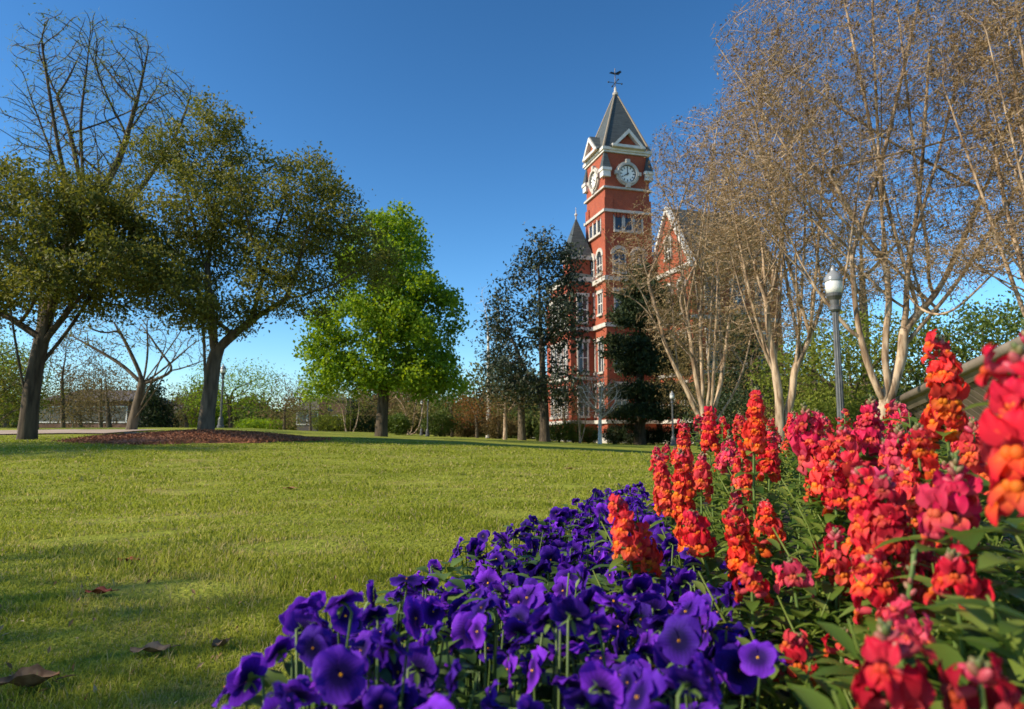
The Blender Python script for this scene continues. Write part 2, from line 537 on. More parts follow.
M['leaf_oak'] = leaf_mat('dark_olive_oak_leaves', [(.055, .075, .012), (.135, .15, .024), (.28, .26, .06)], .4, .55, .3, tcol=(1.3, 1.2, .6))
M['leaf_lime'] = leaf_mat('fresh_lime_leaves', [(.08, .16, .010), (.16, .27, .016), (.28, .38, .03)], .5, .5, .3, tcol=(1.5, 1.3, .4))
M['leaf_magnolia'] = leaf_mat('dark_glossy_magnolia_leaves', [(.012, .020, .010), (.030, .046, .022), (.07, .072, .034)], .12, .5, .3)
M['leaf_cedar'] = leaf_mat('dark_cedar_sprays', [(.012, .024, .010), (.03, .048, .016), (.065, .08, .025)], .1, .6, .2)
M['seed'] = leaf_mat('brown_seed_heads', [(.10, .056, .024), (.21, .135, .06), (.43, .33, .19)], .25, .8, .1)
M['leaf_spring'] = leaf_mat('yellow_green_spring_leaves', [(.09, .13, .015), (.17, .21, .025), (.26, .27, .04)], .4, .6, .2)
M['leaf_green'] = leaf_mat('mid_green_leaves', [(.045, .08, .010), (.095, .145, .018), (.17, .21, .032)], .35, .5, .3)
M['leaf_russet'] = leaf_mat('russet_leaves', [(.14, .05, .016), (.24, .10, .025), (.30, .17, .045)], .35, .7, .2)
M['leaf_straw'] = leaf_mat('straw_brown_twig_leaves', [(.10, .07, .03), (.18, .13, .05), (.24, .20, .08)], .3, .8, .1)
M['leaf_hedge'] = leaf_mat('dark_hedge_leaves', [(.012, .025, .008), (.03, .05, .015), (.06, .085, .02)], .2, .5, .3)


# ---------------------------------------------------------------- ground
def bedL(Y): return np.interp(Y, [.2, .6, .73, 1.0, 1.77, 3.3, 3.9], [-.19, -.225, -.24, -.24, -.095, .38, .60])
def bedR(Y): return np.interp(Y, [.2, .6, .73, 1.0, 1.77, 3.3, 3.9], [.13, .20, .24, .32, .43, .60, .66])


def make_ground():
    ys = np.concatenate([np.linspace(-6, 0, 10), np.linspace(.25, 14, 60), np.geomspace(14.5, 3000, 90)])
    xs = np.concatenate([-np.geomspace(3000, 10.5, 46), np.linspace(-10, 10, 81), np.geomspace(10.5, 3000, 46)])
    X, Yy = np.meshgrid(xs, ys)
    Z = terrain(X, Yy)
    V = np.stack([X, Yy, Z], -1).reshape(-1, 3)
    ny, nx = X.shape
    i = (np.arange(ny - 1)[:, None] * nx + np.arange(nx - 1)[None]).ravel()
    link('lawn', mesh_np('lawn', V, [np.stack([i, i + 1, i + nx + 1, i + nx], -1)], True, None, [M['lawn']]), kind='structure')


make_ground()


def sheet(name, m, outline, lift, n=24, kind='structure'):
    """a thin sheet draped on the ground: outline = list of (left xy, right xy) stations"""
    V = []
    for a, b in outline:
        for t in np.linspace(0, 1, n):
            x, y = a[0] + (b[0] - a[0]) * t, a[1] + (b[1] - a[1]) * t
            V.append((x, y, float(terrain(x, y)) + (lift(t, x, y) if callable(lift) else lift)))
    k = len(outline)
    i = (np.arange(k - 1)[:, None] * n + np.arange(n - 1)[None]).ravel()
    return link(name, mesh_np(name, V, [np.stack([i, i + 1, i + n + 1, i + n], -1)], True, None, [m]), kind=kind)


# flower-bed soil, gently mounded
sheet('bed_soil', M['soil'], [((float(bedL(Y)) - .04, Y), (float(bedR(Y)) + 2.6 + .35 * Y, Y)) for Y in np.linspace(-.6, 4.6, 40)],
      lambda t, x, y: .006 + .085 * min(1, t * 9) - (.09 if t > .97 else 0), 40)
# pale path crossing behind the oaks on the left
sheet('path', M['path'], [((x, 21.3 - .05 * (x + 14)), (x, 25.2 - .05 * (x + 14))) for x in np.linspace(-60, -12.3, 40)], .035, 12)


# ---------------------------------------------------------------- grass blades
def make_grass(N=430000):
    rng = np.random.default_rng(3)
    Y = np.exp(rng.uniform(math.log(.62), math.log(20), N))
    x = rng.uniform(-1, 1, N) * (.80 * Y + .35)
    ok = (x < bedL(Y) - .035) | (Y > 4.6)
    ok |= (x > bedR(Y) + 2.7 + .35 * Y)
    ok &= ~(((x + 8.0) / 2.75) ** 2 + ((Y - 17.9) / 2.75) ** 2 < 1)
    # thin and worn patches
    pat = np.sin(x * 3.1 + 1.7 * np.sin(Y * 2.3)) * np.sin(Y * 3.7 + 1.3 * np.sin(x * 2.1))
    ok &= ~((pat > .72) & (rng.uniform(0, 1, N) < .88))
    edge = np.exp(-((x - bedL(Y) + .06) / .07) ** 2)
    ok &= rng.uniform(0, 1, N) > .6 * edge
    x, Y = x[ok], Y[ok]; n = len(x)
    z = terrain(x, Y)
    pat = pat[ok]
    h = rng.uniform(.011, .027, n) * (1 + .35 * np.sin(x * 5 + np.sin(Y * 4)) * np.sin(Y * 6)) * np.where(pat > .5, .8, 1) * (1 + .25 * sstep(3, 15, Y))
    h = h * np.where(rng.uniform(0, 1, n) < .035, 1.9, 1) * (.75 + .5 * sstep(-1, 1, np.sin(x * 2.7 + 1.9 * np.sin(Y * 1.7)) + np.sin(Y * 3.1 + x)))
    w = .0013 * np.maximum(1, Y * .7) * rng.uniform(.7, 1.3, n)
    a = rng.uniform(0, 2 * math.pi, n); le = rng.uniform(.1, 1.0, n) ** 1.0 * h; la = rng.uniform(0, 2 * math.pi, n)
    B = np.stack([x, Y, z - .004], -1)
    s = np.stack([np.cos(a), np.sin(a), np.zeros(n)], -1) * w[:, None]
    l = np.stack([np.cos(la), np.sin(la), np.zeros(n)], -1)
    mid = B + l * le[:, None] * .3; mid[:, 2] += h * .6
    tip = B + l * le[:, None]; tip[:, 2] += h
    V = np.stack([B - s, B + s, mid - s * .75, mid + s * .75, tip], 1).reshape(-1, 3)
    i = np.arange(n)[:, None] * 5
    Q = i + np.array([[0, 1, 3, 2]]); T = i + np.array([[2, 3, 4]])
    dry = rng.uniform(0, 1, n)
    clump = .5 + .5 * np.sin(x * 1.9 + 2 * np.sin(Y * .8)) * np.sin(Y * 1.6)
    var = np.clip(.12 + .5 * dry * (.35 + 1.1 * clump) + .35 * (pat > .45), 0, 1)
    var = np.where(rng.uniform(0, 1, n) < .10, 1, var)
    me = mesh_np('grass', V, [Q, T], False, {'var': np.repeat(var, 5)}, [leaf_mat('grass_blades', [(.15, .185, .013), (.29, .32, .030), (.36, .37, .055), (.46, .38, .16)], .5, .6, .2)])
    link('grass', me, kind='stuff')


make_grass()


# mulch ring under the oak
def make_mulch():
    rng = np.random.default_rng(5)
    c = (-8.0, 17.9); rx, ry = 2.75, 2.7
    root_z = lambda x, y, q: float(terrain(x, y)) + .02 + .20 * (1 - q) ** .8
    mb = MB()
    ang = np.linspace(0, 2 * math.pi, 49)[:-1]
    V, rings = [], 9
    for k in range(rings + 1):
        q = 1 - k / rings
        for a in ang:
            wob = 1 + .09 * math.sin(a * 3 + 1) + .07 * math.sin(a * 7) + .04 * math.sin(a * 17)
            x, y = c[0] + rx * q * wob * math.cos(a), c[1] + ry * q * wob * math.sin(a)
            V.append((x, y, root_z(x, y, q) - (.05 if k == 0 else 0)))
    i = np.arange(rings)[:, None] * 48; k = np.arange(48)[None]; k2 = (k + 1) % 48
    mb.add(V, np.stack([i + k, i + k2, i + 48 + k2, i + 48 + k], -1).reshape(-1, 4), a=.2)
    n = 9000
    a = rng.uniform(0, 2 * math.pi, n); q = np.sqrt(rng.uniform(0, 1.07, n)) * (1 + .10 * np.sin(a * 3 + 1) + .07 * np.sin(a * 7)) + .10 * np.maximum(0, rng.normal(0, 1, n) - .8)
    X = c[0] + rx * q * np.cos(a); Yy = c[1] + ry * q * np.sin(a)
    Z = terrain(X, Yy) + .025 + .20 * np.clip(1 - q, 0, 1) ** .8
    C = np.stack([X, Yy, Z + .012], -1)
    Vv, Fq, var = leaves_np(C, 1, .01, .085, rng, .35, .6, .5)
    mb.add(Vv, Fq, a=var)
    mb.build('mulch', M['mulch'], attr='var', kind='stuff')


make_mulch()


# ---------------------------------------------------------------- the brick hall
def make_hall():
    org = np.array([9.08, 66.0, -.15])
    th = math.radians(15.7)
    root = thing('brick_hall', 'red brick hall with a tall clock tower, slate spire and pale stone trim', 'building', org, th)

    def fm(kind, c):                                          # face mapper: (along, up, out)
        if kind == 'F': return lambda a, b, d: (a, c - d, b)
        return lambda a, b, d: (c - d, a, b)

    def fbox(mb, fn, a0, a1, b0, b1, d0, d1, mat=0):
        mb.prism([(a0, b0), (a1, b0), (a1, b1), (a0, b1)], fn, d0, d1, mat)

    def window(fn, ac, z0, w, h, arch=False, hood=True, mull=True):
        f = MB()
        t = .16
        fbox(f, fn, ac - w / 2 - t, ac + w / 2 + t, z0 - .22, z0, .002, .26)                # sill
        fbox(f, fn, ac - w / 2 - t, ac - w / 2, z0 + .002, z0 + h, .003, .14)
        fbox(f, fn, ac + w / 2, ac + w / 2 + t, z0 + .002, z0 + h, .003, .14)
        if arch:
            n = 12; ro, ri = w / 2 + t + .18, w / 2
            for i in range(n):
                a, b = math.pi * i / n, math.pi * (i + 1) / n
                f.prism([(ac + ri * math.cos(a), z0 + h + ri * math.sin(a)), (ac + ro * math.cos(a), z0 + h + ro * math.sin(a)),
                         (ac + ro * math.cos(b), z0 + h + ro * math.sin(b)), (ac + ri * math.cos(b), z0 + h + ri * math.sin(b))], fn, .003, .2)
        elif hood:
            fbox(f, fn, ac - w / 2 - t - .1, ac + w / 2 + t + .1, z0 + h + .002, z0 + h + .35, .004, .22)
        wn = f.build('window', M['stone'], root, fixn=True)
        p = MB()
        poly = [(ac - w / 2, z0 + .003), (ac + w / 2, z0 + .003), (ac + w / 2, z0 + h)]
        if arch: poly += [(ac + w / 2 * math.cos(a), z0 + h + w / 2 * math.sin(a)) for a in np.linspace(.2, math.pi - .2, 9)]
        poly += [(ac - w / 2, z0 + h)]
        p.prism(poly, fn, .001, .05)
        p.build('pane', M['glass'], wn, fixn=True)
        if mull:
            s = MB()
            fbox(s, fn, ac - .05, ac + .05, z0 + .01, z0 + h - .01, .052, .10)
            fbox(s, fn, ac - w / 2 + .01, ac + w / 2 - .01, z0 + h * .5 - .05, z0 + h * .5 + .05, .054, .11)
            s.build('sash', M['white'], wn, fixn=True)

    S = 4.75
    zE = 28.55
    # --- tower shaft
    t = MB(); t.box(0, S, 0, S, 0, zE)
    for (a, b) in ((-.12, .75), (S - .75, S + .12)):          # corner piers
        for (c, d) in ((-.12, .75), (S - .75, S + .12)):
            t.box(a, b, c, d, 0, zE - 4.6)
    t.build('tower_wall', M['brick'], root)
    for z, h, p in ((15.7, .45, .22), (22.5, .28, .2), (24.9, .2, .16), (11.2, .4, .22), (2.0, .35, .25)):
        b = MB(); b.box(-.12 - p + .05, S + .12 + p - .05, -.12 - p + .05, S + .12 + p - .05, z, z + h)
        b.build('stone_course', M['stone'], root)
    b = MB()
    b.box(-.15, S + .15, -.15, S + .15, zE + .05, zE + .25); b.box(-.28, S + .28, -.28, S + .28, zE + .252, zE + .55)
    b.build('cornice', M['white'], root)
    for (a, c) in ((-.3, -.3), (S - .5, -.3), (-.3, S - .5), (S - .5, S - .5)):   # corner blocks with slate caps beside the clock
        k = MB(); k.box(a, a + .8, c, c + .8, zE - 2.5, zE - 1.9); k.box(a - .1, a + .9, c - .1, c + .9, zE - 1.899, zE - 1.6)
        kb = k.build('corner_block', M['white'], root)
        k = MB(); x0, x1, y0, y1 = a - .05, a + .85, c - .05, c + .85; z0, z1 = zE - 1.598, zE - .05
        k.add([(x0, y0, z0), (x1, y0, z0), (x1, y1, z0), (x0, y1, z0), (a + .25, c + .25, z1), (a + .55, c + .25, z1), (a + .55, c + .55, z1), (a + .25, c + .55, z1)],
              [(0, 1, 5, 4), (1, 2, 6, 5), (2, 3, 7, 6), (3, 0, 4, 7), (4, 5, 6, 7)])
        k.build('slate_cap', M['slate'], kb)
    # --- spire
    zA = 36.0
    e = .15
    sp = MB()
    c = S / 2
    base = [(-e, -e), (S + e, -e), (S + e, S + e), (-e, S + e)]
    rings = [(1.0, zE + .552), (.80, zE + 2.0), (.05, zA)]
    V = [(c + (x - c) * q, c + (y - c) * q, z) for q, z in rings for x, y in base]
    sp.add(V, [(r * 4 + i, r * 4 + (i + 1) % 4, r * 4 + 4 + (i + 1) % 4, r * 4 + 4 + i) for r in range(2) for i in range(4)])
    spire = sp.build('spire', M['slate'], root)
    hp = MB()
    for i in range(4):
        hp.tube([V[i], V[4 + i], V[8 + i]], [.13, .12, .07], 6)
    hp.build('hip_trim', M['ridge'], spire)
    fi = MB()
    fi.lathe([(.02, 0), (.28, .05), (.3, .25), (.16, .4), (.10, .9), (.05, 1.0)], 12, (c, c, zA - .1))
    fi.build('finial', M['stone'], root)
    wv = MB()
    wv.tube([(c, c, zA + .7), (c, c, zA + 2.9)], .045, 6)
    wv.tube([(c - .7, c, zA + 1.3), (c + .7, c, zA + 1.3)], .03, 6); wv.tube([(c, c - .7, zA + 1.3), (c, c + .7, zA + 1.3)], .04, 6)
    for q in (-.75, .75):
        wv.ellip((c + q, c, zA + 1.3), (.09, .09, .09)); wv.ellip((c, c + q, zA + 1.3), (.09, .09, .09))
    fw = fm('F', c)
    wv.prism([(c - .65, zA + 2.28), (c - .2, zA + 2.24), (c + .4, zA + 2.24), (c + .75, zA + 2.6), (c + .6, zA + 2.75), (c + .35, zA + 2.36), (c - .3, zA + 2.34), (c - .45, zA + 2.46)], fw, -.03, .03)
    wv.build('weathervane', M['iron'], root, fixn=True)
    # --- pediments and clocks on each visible face
    for kind in ('F', 'L', 'B', 'R'):
        fn = {'F': fm('F', 0), 'L': fm('L', 0), 'B': (lambda a, b_, d: (S - a, S + d, b_)), 'R': (lambda a, b_, d: (S + d, a, b_))}[kind]
        pd = MB()
        a0, a1, zb, zp = .6, S - .6, zE + .553, zE + 2.45
        pd.prism([(a0, zb), (a0 + .36, zb), (c, zp - .44), (c, zp)], fn, -1.6, .7)
        pd.prism([(a1 - .36, zb), (a1, zb), (c, zp), (c, zp - .44)], fn, -1.6, .7)
        fbox(pd, fn, a0 + .01, a1 - .01, zb - .05, zb + .22, .36, .66)
        ped = pd.build('pediment', M['white'], root, fixn=True)
        ty = MB(); ty.prism([(a0 + .42, zb), (a1 - .42, zb), (c, zp - .52)], fn, -1.5, .28); ty.build('tympanum', M['brick'], ped, fixn=True)
        rf = MB()
        rf.prism([(a0 - .12, zb + .02), (a0 - .02, zb - .05), (c, zp + .02), (c, zp + .14)], fn, -1.9, .55)
        rf.prism([(a1 + .02, zb - .05), (a1 + .12, zb + .02), (c, zp + .14), (c, zp + .02)], fn, -1.9, .55)
        rf.build('gable_slates', M['slate'], ped, fixn=True)
        # clock
        zc = 24.95 + 1.05
        zc = zE - 2.0
        ck = MB(); n = 40
        for i in range(n):
            p, q = 2 * math.pi * i / n, 2 * math.pi * (i + 1) / n
            for ri, ro, d in ((.88, 1.08, .34), (1.08, 1.24, .22)):
                ck.prism([(c + ri * math.cos(p), zc + ri * math.sin(p)), (c + ro * math.cos(p), zc + ro * math.sin(p)), (c + ro * math.cos(q), zc + ro * math.sin(q)), (c + ri * math.cos(q), zc + ri * math.sin(q))], fn, .01, d)
        fbox(ck, fn, c - .22, c + .22, zc + 1.07, zc + 1.45, .012, .36); fbox(ck, fn, c - .22, c + .22, zc - 1.45, zc - 1.07, .012, .36)
        fbox(ck, fn, c - 1.4, c - 1.07, zc - .18, zc + .18, .012, .36); fbox(ck, fn, c + 1.07, c + 1.4, zc - .18, zc + .18, .012, .36)
        clk = ck.build('clock', M['stone'], root, fixn=True)
        dl = MB(); dl.prism([(c + .88 * math.cos(a), zc + .88 * math.sin(a)) for a in np.linspace(0, 2 * math.pi, 40, endpoint=False)], fn, .005, .12)
        dl.build('dial', M['dial'], clk, fixn=True)
        nm = MB()
        for i in range(12):
            a = i * math.pi / 6; ca, sa = math.sin(a), math.cos(a)
            r0, r1, hw = .56, .77, .05
            nm.prism([(c + r0 * ca - hw * sa, zc + r0 * sa + hw * ca), (c + r0 * ca + hw * sa, zc + r0 * sa - hw * ca),
                      (c + r1 * ca + hw * sa, zc + r1 * sa - hw * ca), (c + r1 * ca - hw * sa, zc + r1 * sa + hw * ca)], fn, .12, .135)
        for i in range(32):
            p, q = 2 * math.pi * i / 32, 2 * math.pi * (i + 1) / 32
            nm.prism([(c + 0.80 * math.cos(p), zc + 0.80 * math.sin(p)), (c + .87 * math.cos(p), zc + .87 * math.sin(p)), (c + .87 * math.cos(q), zc + .87 * math.sin(q)), (c + 0.80 * math.cos(q), zc + 0.80 * math.sin(q))], fn, .121, .137)
        nm.build('hour_marks', M['iron'], clk, fixn=True)
        for nm_, ang, ln, hw in (('minute_hand', math.radians(2), .74, .05), ('hour_hand', math.radians(238), .56, .065)):
            h = MB(); ca, sa = math.sin(ang), math.cos(ang)
            h.prism([(c - .15 * ca - hw * sa, zc - .15 * sa + hw * ca), (c - .15 * ca + hw * sa, zc - .15 * sa - hw * ca), (c + ln * ca + .02 * sa, zc + ln * sa - .02 * ca), (c + ln * ca - .02 * sa, zc + ln * sa + .02 * ca)], fn, .14 if 'min' in nm_ else .165, .16 if 'min' in nm_ else .185)
            h.build(nm_, M['iron'], clk, fixn=True)
        if kind in 'FL':
            for q in (-1.05, 0, 1.05):
                window(fn, c + q, 20.75, .72, 1.5, hood=False, mull=False)
            for q in (-1.05, 1.05):
                window(fn, c + q, 15.95 - 3.3, .95, 2.0, hood=True)
                window(fn, c + q, 16.6, 1.15, 1.7, arch=True)
                window(fn, c + q, 7.0, 1.1, 3.0, hood=True)
                window(fn, c + q, 2.8, 1.1, 2.8, hood=True)
            d = MB()
            for q in np.linspace(.95, S - .95, 9): fbox(d, fn, q - .12, q + .12, 22.05, 22.49, .002, .14)
            d.build('dentil_course', M['brick'], root, fixn=True)

    # --- left range, behind the tower, with corner turret
    zL = 16.6
    m = MB(); m.box(-2.6, 0, 3.0, 9.0, 0, zL); m.box(-.01, 24, 6.0, 18, 0, zL); m.build('range_wall', M['brick'], root)
    m = MB()
    for z, h in ((2.0, .35), (6.3, .3), (11.2, .35), (zL - .5, .5)):
        m.box(-2.8, .0, 2.8, 9.2, z, z + h); m.box(-.0, 24.2, 5.8, 18.2, z + .002, z + h - .002)
    m.build('range_stone', M['stone'], root)
    r = MB()
    r.add([(-3, 2.6, zL), (24.4, 2.6 + 3, zL), (24.4, 18.4, zL), (-3, 9.4, zL), (1.5, 8, zL + 4), (22, 11.5, zL + 5)], [(0, 1, 5, 4), (2, 3, 4, 5)], [(1, 2, 5), (3, 0, 4)])
    r.build('range_roof', M['slate'], root)
    fn = fm('L', -2.6)
    for w_ in (4.2, 5.6, 7.0, 8.2):
        for z, h in ((2.8, 2.6), (7.0, 3.0), (12.0, 2.6)):
            window(fn, w_, z, .75, h)
    fn = fm('F', 3.0)
    for z, h in ((2.8, 2.6), (7.0, 3.0), (12.0, 2.6)):
        window(fn, -1.35, z, .9, h)
    tu = MB(); tu.box(-2.4, -.25, 3.4, 5.6, zL + .01, zL + 1.9); tw = tu.build('turret_wall', M['brick'], root)
    tu = MB(); tu.box(-2.6, -.05, 3.2, 5.8, zL + 1.9, zL + 2.35); tu.build('turret_cornice', M['stone'], root)
    tu = MB()
    V = [(-2.65, 3.15, zL + 2.352), (0.0, 3.15, zL + 2.352), (0.0, 5.85, zL + 2.352), (-2.65, 5.85, zL + 2.352), (-1.32, 4.5, zL + 6.6)]
    tu.add(V, [(0, 1, 4), (1, 2, 4), (2, 3, 4), (3, 0, 4)]); tr = tu.build('turret_roof', M['slate'], root)
    tu = MB(); tu.tube([(-1.32, 4.5, zL + 6.4), (-1.32, 4.5, zL + 7.7)], [.09, .02], 6); tu.ellip((-1.32, 4.5, zL + 6.9), (.16, .16, .16)); tu.build('turret_finial', M['stone'], tr)

    # --- gabled wing in front, right of the tower
    U0, U1, w0, w1, zG, zR = 5.4, 14.5, -6.4, 1.4, 16.4, 22.2
    wc = (w0 + w1) / 2
    g = MB(); g.box(U0, U1, w0, w1, 0, zG); g.box(U0 + .3, U1, w1 - .1, 8, 0, zG)
    g.prism([(w0, zG), (w1, zG), (wc, zR)], lambda a, b_, d: (U0 + d, a, b_), 0, .5)
    g.build('wing_wall', M['brick'], root, fixn=True)
    m = MB()
    for z, h in ((2.0, .35), (6.3, .3), (11.2, .35), (zG - .45, .45)):
        m.box(U0 - .18, U1 + .1, w0 - .18, w1 + .05, z, z + h)
    m.build('wing_stone', M['stone'], root)
    m = MB()
    for s_, e_ in ((w0 - .4, wc), (w1 + .4, wc)):
        k = (zR - zG) / (wc - w0)
        zz = zG - .4 * k
        m.prism([(s_, zz), (e_, zR), (e_, zR + .5), (s_, zz + .5)], lambda a, b_, d: (U0 - d, a, b_), -.4, .3)
    wb = m.build('gable_coping', M['white'], root, fixn=True)
    r = MB()
    r.add([(U0 + .35, w0 - .5, zG - .4), (U1, w0 - .5, zG - .4), (U1, wc, zR + .35), (U0 + .35, wc, zR + .35), (U0 + .35, w1 + .5, zG - .4), (U1, w1 + .5, zG - .4)], [(0, 1, 2, 3), (3, 2, 5, 4)], )
    r.build('wing_roof', M['slate'], root)
    fn = fm('L', U0)
    for q in (-2.3, 0, 2.3):
        for z, h, ar in ((2.8, 2.7, False), (7.0, 3.0, False), (12.0, 2.4, True)):
            window(fn, wc + q, z, 1.05, h, arch=ar)
    window(fn, wc, 17.6, 1.0, 1.4, arch=True)
    fn = fm('F', w0)
    for q in np.arange(U0 + 2, U1 - 1, 2.6):
        for z, h, ar in ((2.8, 2.7, False), (7.0, 3.0, False), (12.0, 2.4, True)):
            window(fn, q, z, 1.15, h, arch=ar)
    # plinth
    m = MB(); m.box(-.4, S + .1, -.4, .0, 0, 1.1); m.box(U0 - .3, U1 + .2, w0 - .3, w0 - .001, 0, 1.1); m.box(U0 - .3, U0 - .002, w0, w1, 0, 1.1); m.box(-2.9, -2.601, 2.7, 9.1, 0, 1.1); m.box(-.4, -.002, 0.002, S, 0, 1.1)
    m.build('plinth', M['stone'], root)


make_hall()


# ---------------------------------------------------------------- lamps
def lamp_post(loc, label, H=3.14):
    root = thing('street_lamp', label, 'street lamp', loc, 0, 'post lamps around the lawn')
    k = H / 3.14
    p = MB()
    p.lathe([(.17, 0), (.17, .12), (.13, .16), (.12, .45), (.085, .52), (.085, .56)], 20)
    p.lathe([(.058, .55), (.044, 2.42)], 20, flute=.14)
    post = p.build('post', M['lamp_metal'], root, smooth=False)
    c = MB(); c.lathe([(.055, 2.40), (.085, 2.43), (.085, 2.47), (.06, 2.50), (.07, 2.58), (.115, 2.64), (.12, 2.68), (.09, 2.685)], 20); c.build('collar', M['lamp_metal'], root, smooth=False)
    g = MB(); g.lathe([(.085, 2.686), (.11, 2.70), (.124, 2.76), (.127, 2.84), (.12, 2.875)], 28); g.build('globe', M['globe'], root, smooth=True)
    g = MB(); g.lathe([(.131, 2.876), (.133, 2.895), (.124, 2.94), (.10, 2.985), (.066, 3.02), (.038, 3.04), (.042, 3.065), (.03, 3.09), (.008, 3.13), (.0, 3.132)], 28); g.build('lamp_cap', M['lamp_cap'], root, smooth=True)
    return root


M['lamp_cap'] = mat('ribbed_acrylic_cap', (.22, .23, .24), .25, .6)


def copy_thing(root, loc, label):
    r = root.copy(); COL.objects.link(r); r.location = [float(q) for q in loc]; r['label'] = label
    for ch in root.children:
        c = ch.copy(); COL.objects.link(c); c.parent = r
        for g in ch.children:
            d = g.copy(); COL.objects.link(d); d.parent = c
    return r


def gpt(x, Y):
    px = (x - 512) / F * Y
    return np.array([px, Y, float(terrain(px, Y))])


lp = at(844, 470, 10.6); lp[2] = float(terrain(lp[0], lp[1]))
LAMP = lamp_post(lp, 'tall fluted grey post lamp with a pale globe behind the red snapdragons')
for x, Y, lab in ((672, 40, 'dark post lamp standing in front of the brick hall'), (422, 62, 'thin far post lamp left of a taller one beyond the lawn'), (428, 54, 'far post lamp beyond the lawn right of the lime green tree, the taller one'),
                  (222, 34, 'thin post lamp just right of the mulched oak trunk'), (75, 66, 'small far post lamp before the low buildings on the left')):
    copy_thing(LAMP, gpt(x, Y), lab)


# ---------------------------------------------------------------- the brown slatted roof at the right edge
def make_shelter():
    A = at(897, 402, 12.0); B = at(1075, 316, 7.6)
    o = np.array([A[0], A[1], 0.0])
    root = thing('slatted_shelter', 'low brown slatted shelter roof with a rounded ridge rail at the right edge', 'shelter', o)
    A = A - o; B = B - o
    d = (B - A); Ln = np.linalg.norm(d); d = d / Ln
    down = np.array([.62, -.42, -.66]); down /= np.linalg.norm(down)
    nrm = np.cross(d, down); nrm /= np.linalg.norm(nrm)
    if nrm[1] > 0: nrm = -nrm
    r = MB(); r.tube([A - d * .3, A + d * Ln], .075, 10); r.build('ridge_rail', M['tan_wood'], root, smooth=True)

    def plank(mb, s0, s1, l0, l1, t0, t1):
        V = [A + d * s + down * l + nrm * t for t in (t0, t1) for l in (l0, l1) for s in (s0, s1)]
        mb.add(V, [(0, 2, 3, 1), (4, 5, 7, 6), (0, 1, 5, 4), (2, 6, 7, 3), (0, 4, 6, 2), (1, 3, 7, 5)])
    p = MB(); plank(p, 0, Ln, .03, 1.7, -.06, -.03); p.build('deck', M['iron'], root, fixn=True)
    p = MB()
    s = 0.0
    while s < Ln:
        plank(p, s, min(s + .135, Ln), .02, 1.72, -.028, .012); s += .17
    p.build('slats', M['brown_wood'], root, fixn=True)
    p = MB(); plank(p, -.08, Ln, .06, .2, .014, .04); p.build('fascia', M['tan_wood'], root, fixn=True)
    for q in (.2, Ln - .3):
        w = MB(); top = A + d * q - nrm * .08; w.box(top[0] - .06, top[0] + .06, top[1] + .05, top[1] + .17, 0.0, top[2]); w.build('support_post', M['brown_wood'], root)


make_shelter()

# ---------------------------------------------------------------- big trees
tree('oak_tree', 'massive dark trunked oak at the left edge of the lawn', 'tree',
     [[(28, 428), (30, 400), (36, 362), (44, 330)], [(40, 338), (20, 318), (-20, 305), (-60, 290)], [(44, 330), (58, 300), (52, 250), (40, 210)], [(36, 352), (70, 312), (100, 270, -1), (120, 250, -1)], [(50, 280), (20, 250), (-20, 220)]],
     [(20, 245, 85, 70, 2.6), (-20, 195, 50, 34, 1.7), (-5, 175, 40, 26, 1.4), (60, 195, 46, 36, 1.6), (100, 245, 50, 46, 1.8), (25, 290, 70, 30, 2.0), (85, 230, 62, 50, 2.2), (-50, 270, 80, 70, 2.6), (60, 275, 75, 36, 2.2, -1.0), (130, 265, 50, 36, 1.5, -.5)], 17.5, .20, n=2300, step=.22, kill=.26, bark='bark_dark', leaf='leaf_oak', k=30, spread=.16, size=.11, seed=11, leafr=.02, tip=.007, gap=.28, wig=.05, extra=4, sprig=(1, .22, .05))
tree('oak_tree', 'leaning oak with olive leaves rising from the red brown mulch ring', 'tree',
     [[(206, 440), (209, 400), (214, 362)], [(214, 362), (212, 325), (205, 285), (212, 230), (218, 170)], [(213, 350), (230, 336), (258, 310), (290, 298), (335, 285)], [(250, 320), (262, 270), (285, 215), (290, 170)], [(208, 300), (175, 268), (135, 250)], [(212, 240), (235, 190), (230, 140)]],
     [(210, 190, 74, 78, 2.4), (150, 235, 75, 66, 2.4), (120, 292, 60, 34, 2.0), (225, 310, 60, 26, 2.0, -.6), (330, 215, 44, 36, 1.6), (215, 270, 70, 40, 2.2), (275, 225, 62, 70, 2.4), (345, 262, 52, 46, 2.0), (222, 125, 34, 36, 1.4), (255, 288, 115, 32, 2.2), (105, 235, 55, 52, 2.0), (175, 295, 66, 30, 2.0, -1), (310, 190, 40, 40, 1.4), (165, 165, 40, 40, 1.4), (375, 262, 26, 30, 1.2)], 19, .21, tip=.007, n=4200, step=.22, kill=.26, bark='bark_grey', leaf='leaf_oak', k=30, spread=.16, size=.11, seed=12, leafr=.019, gap=.32, wig=.05, extra=6, sprig=(2, .28, .04))
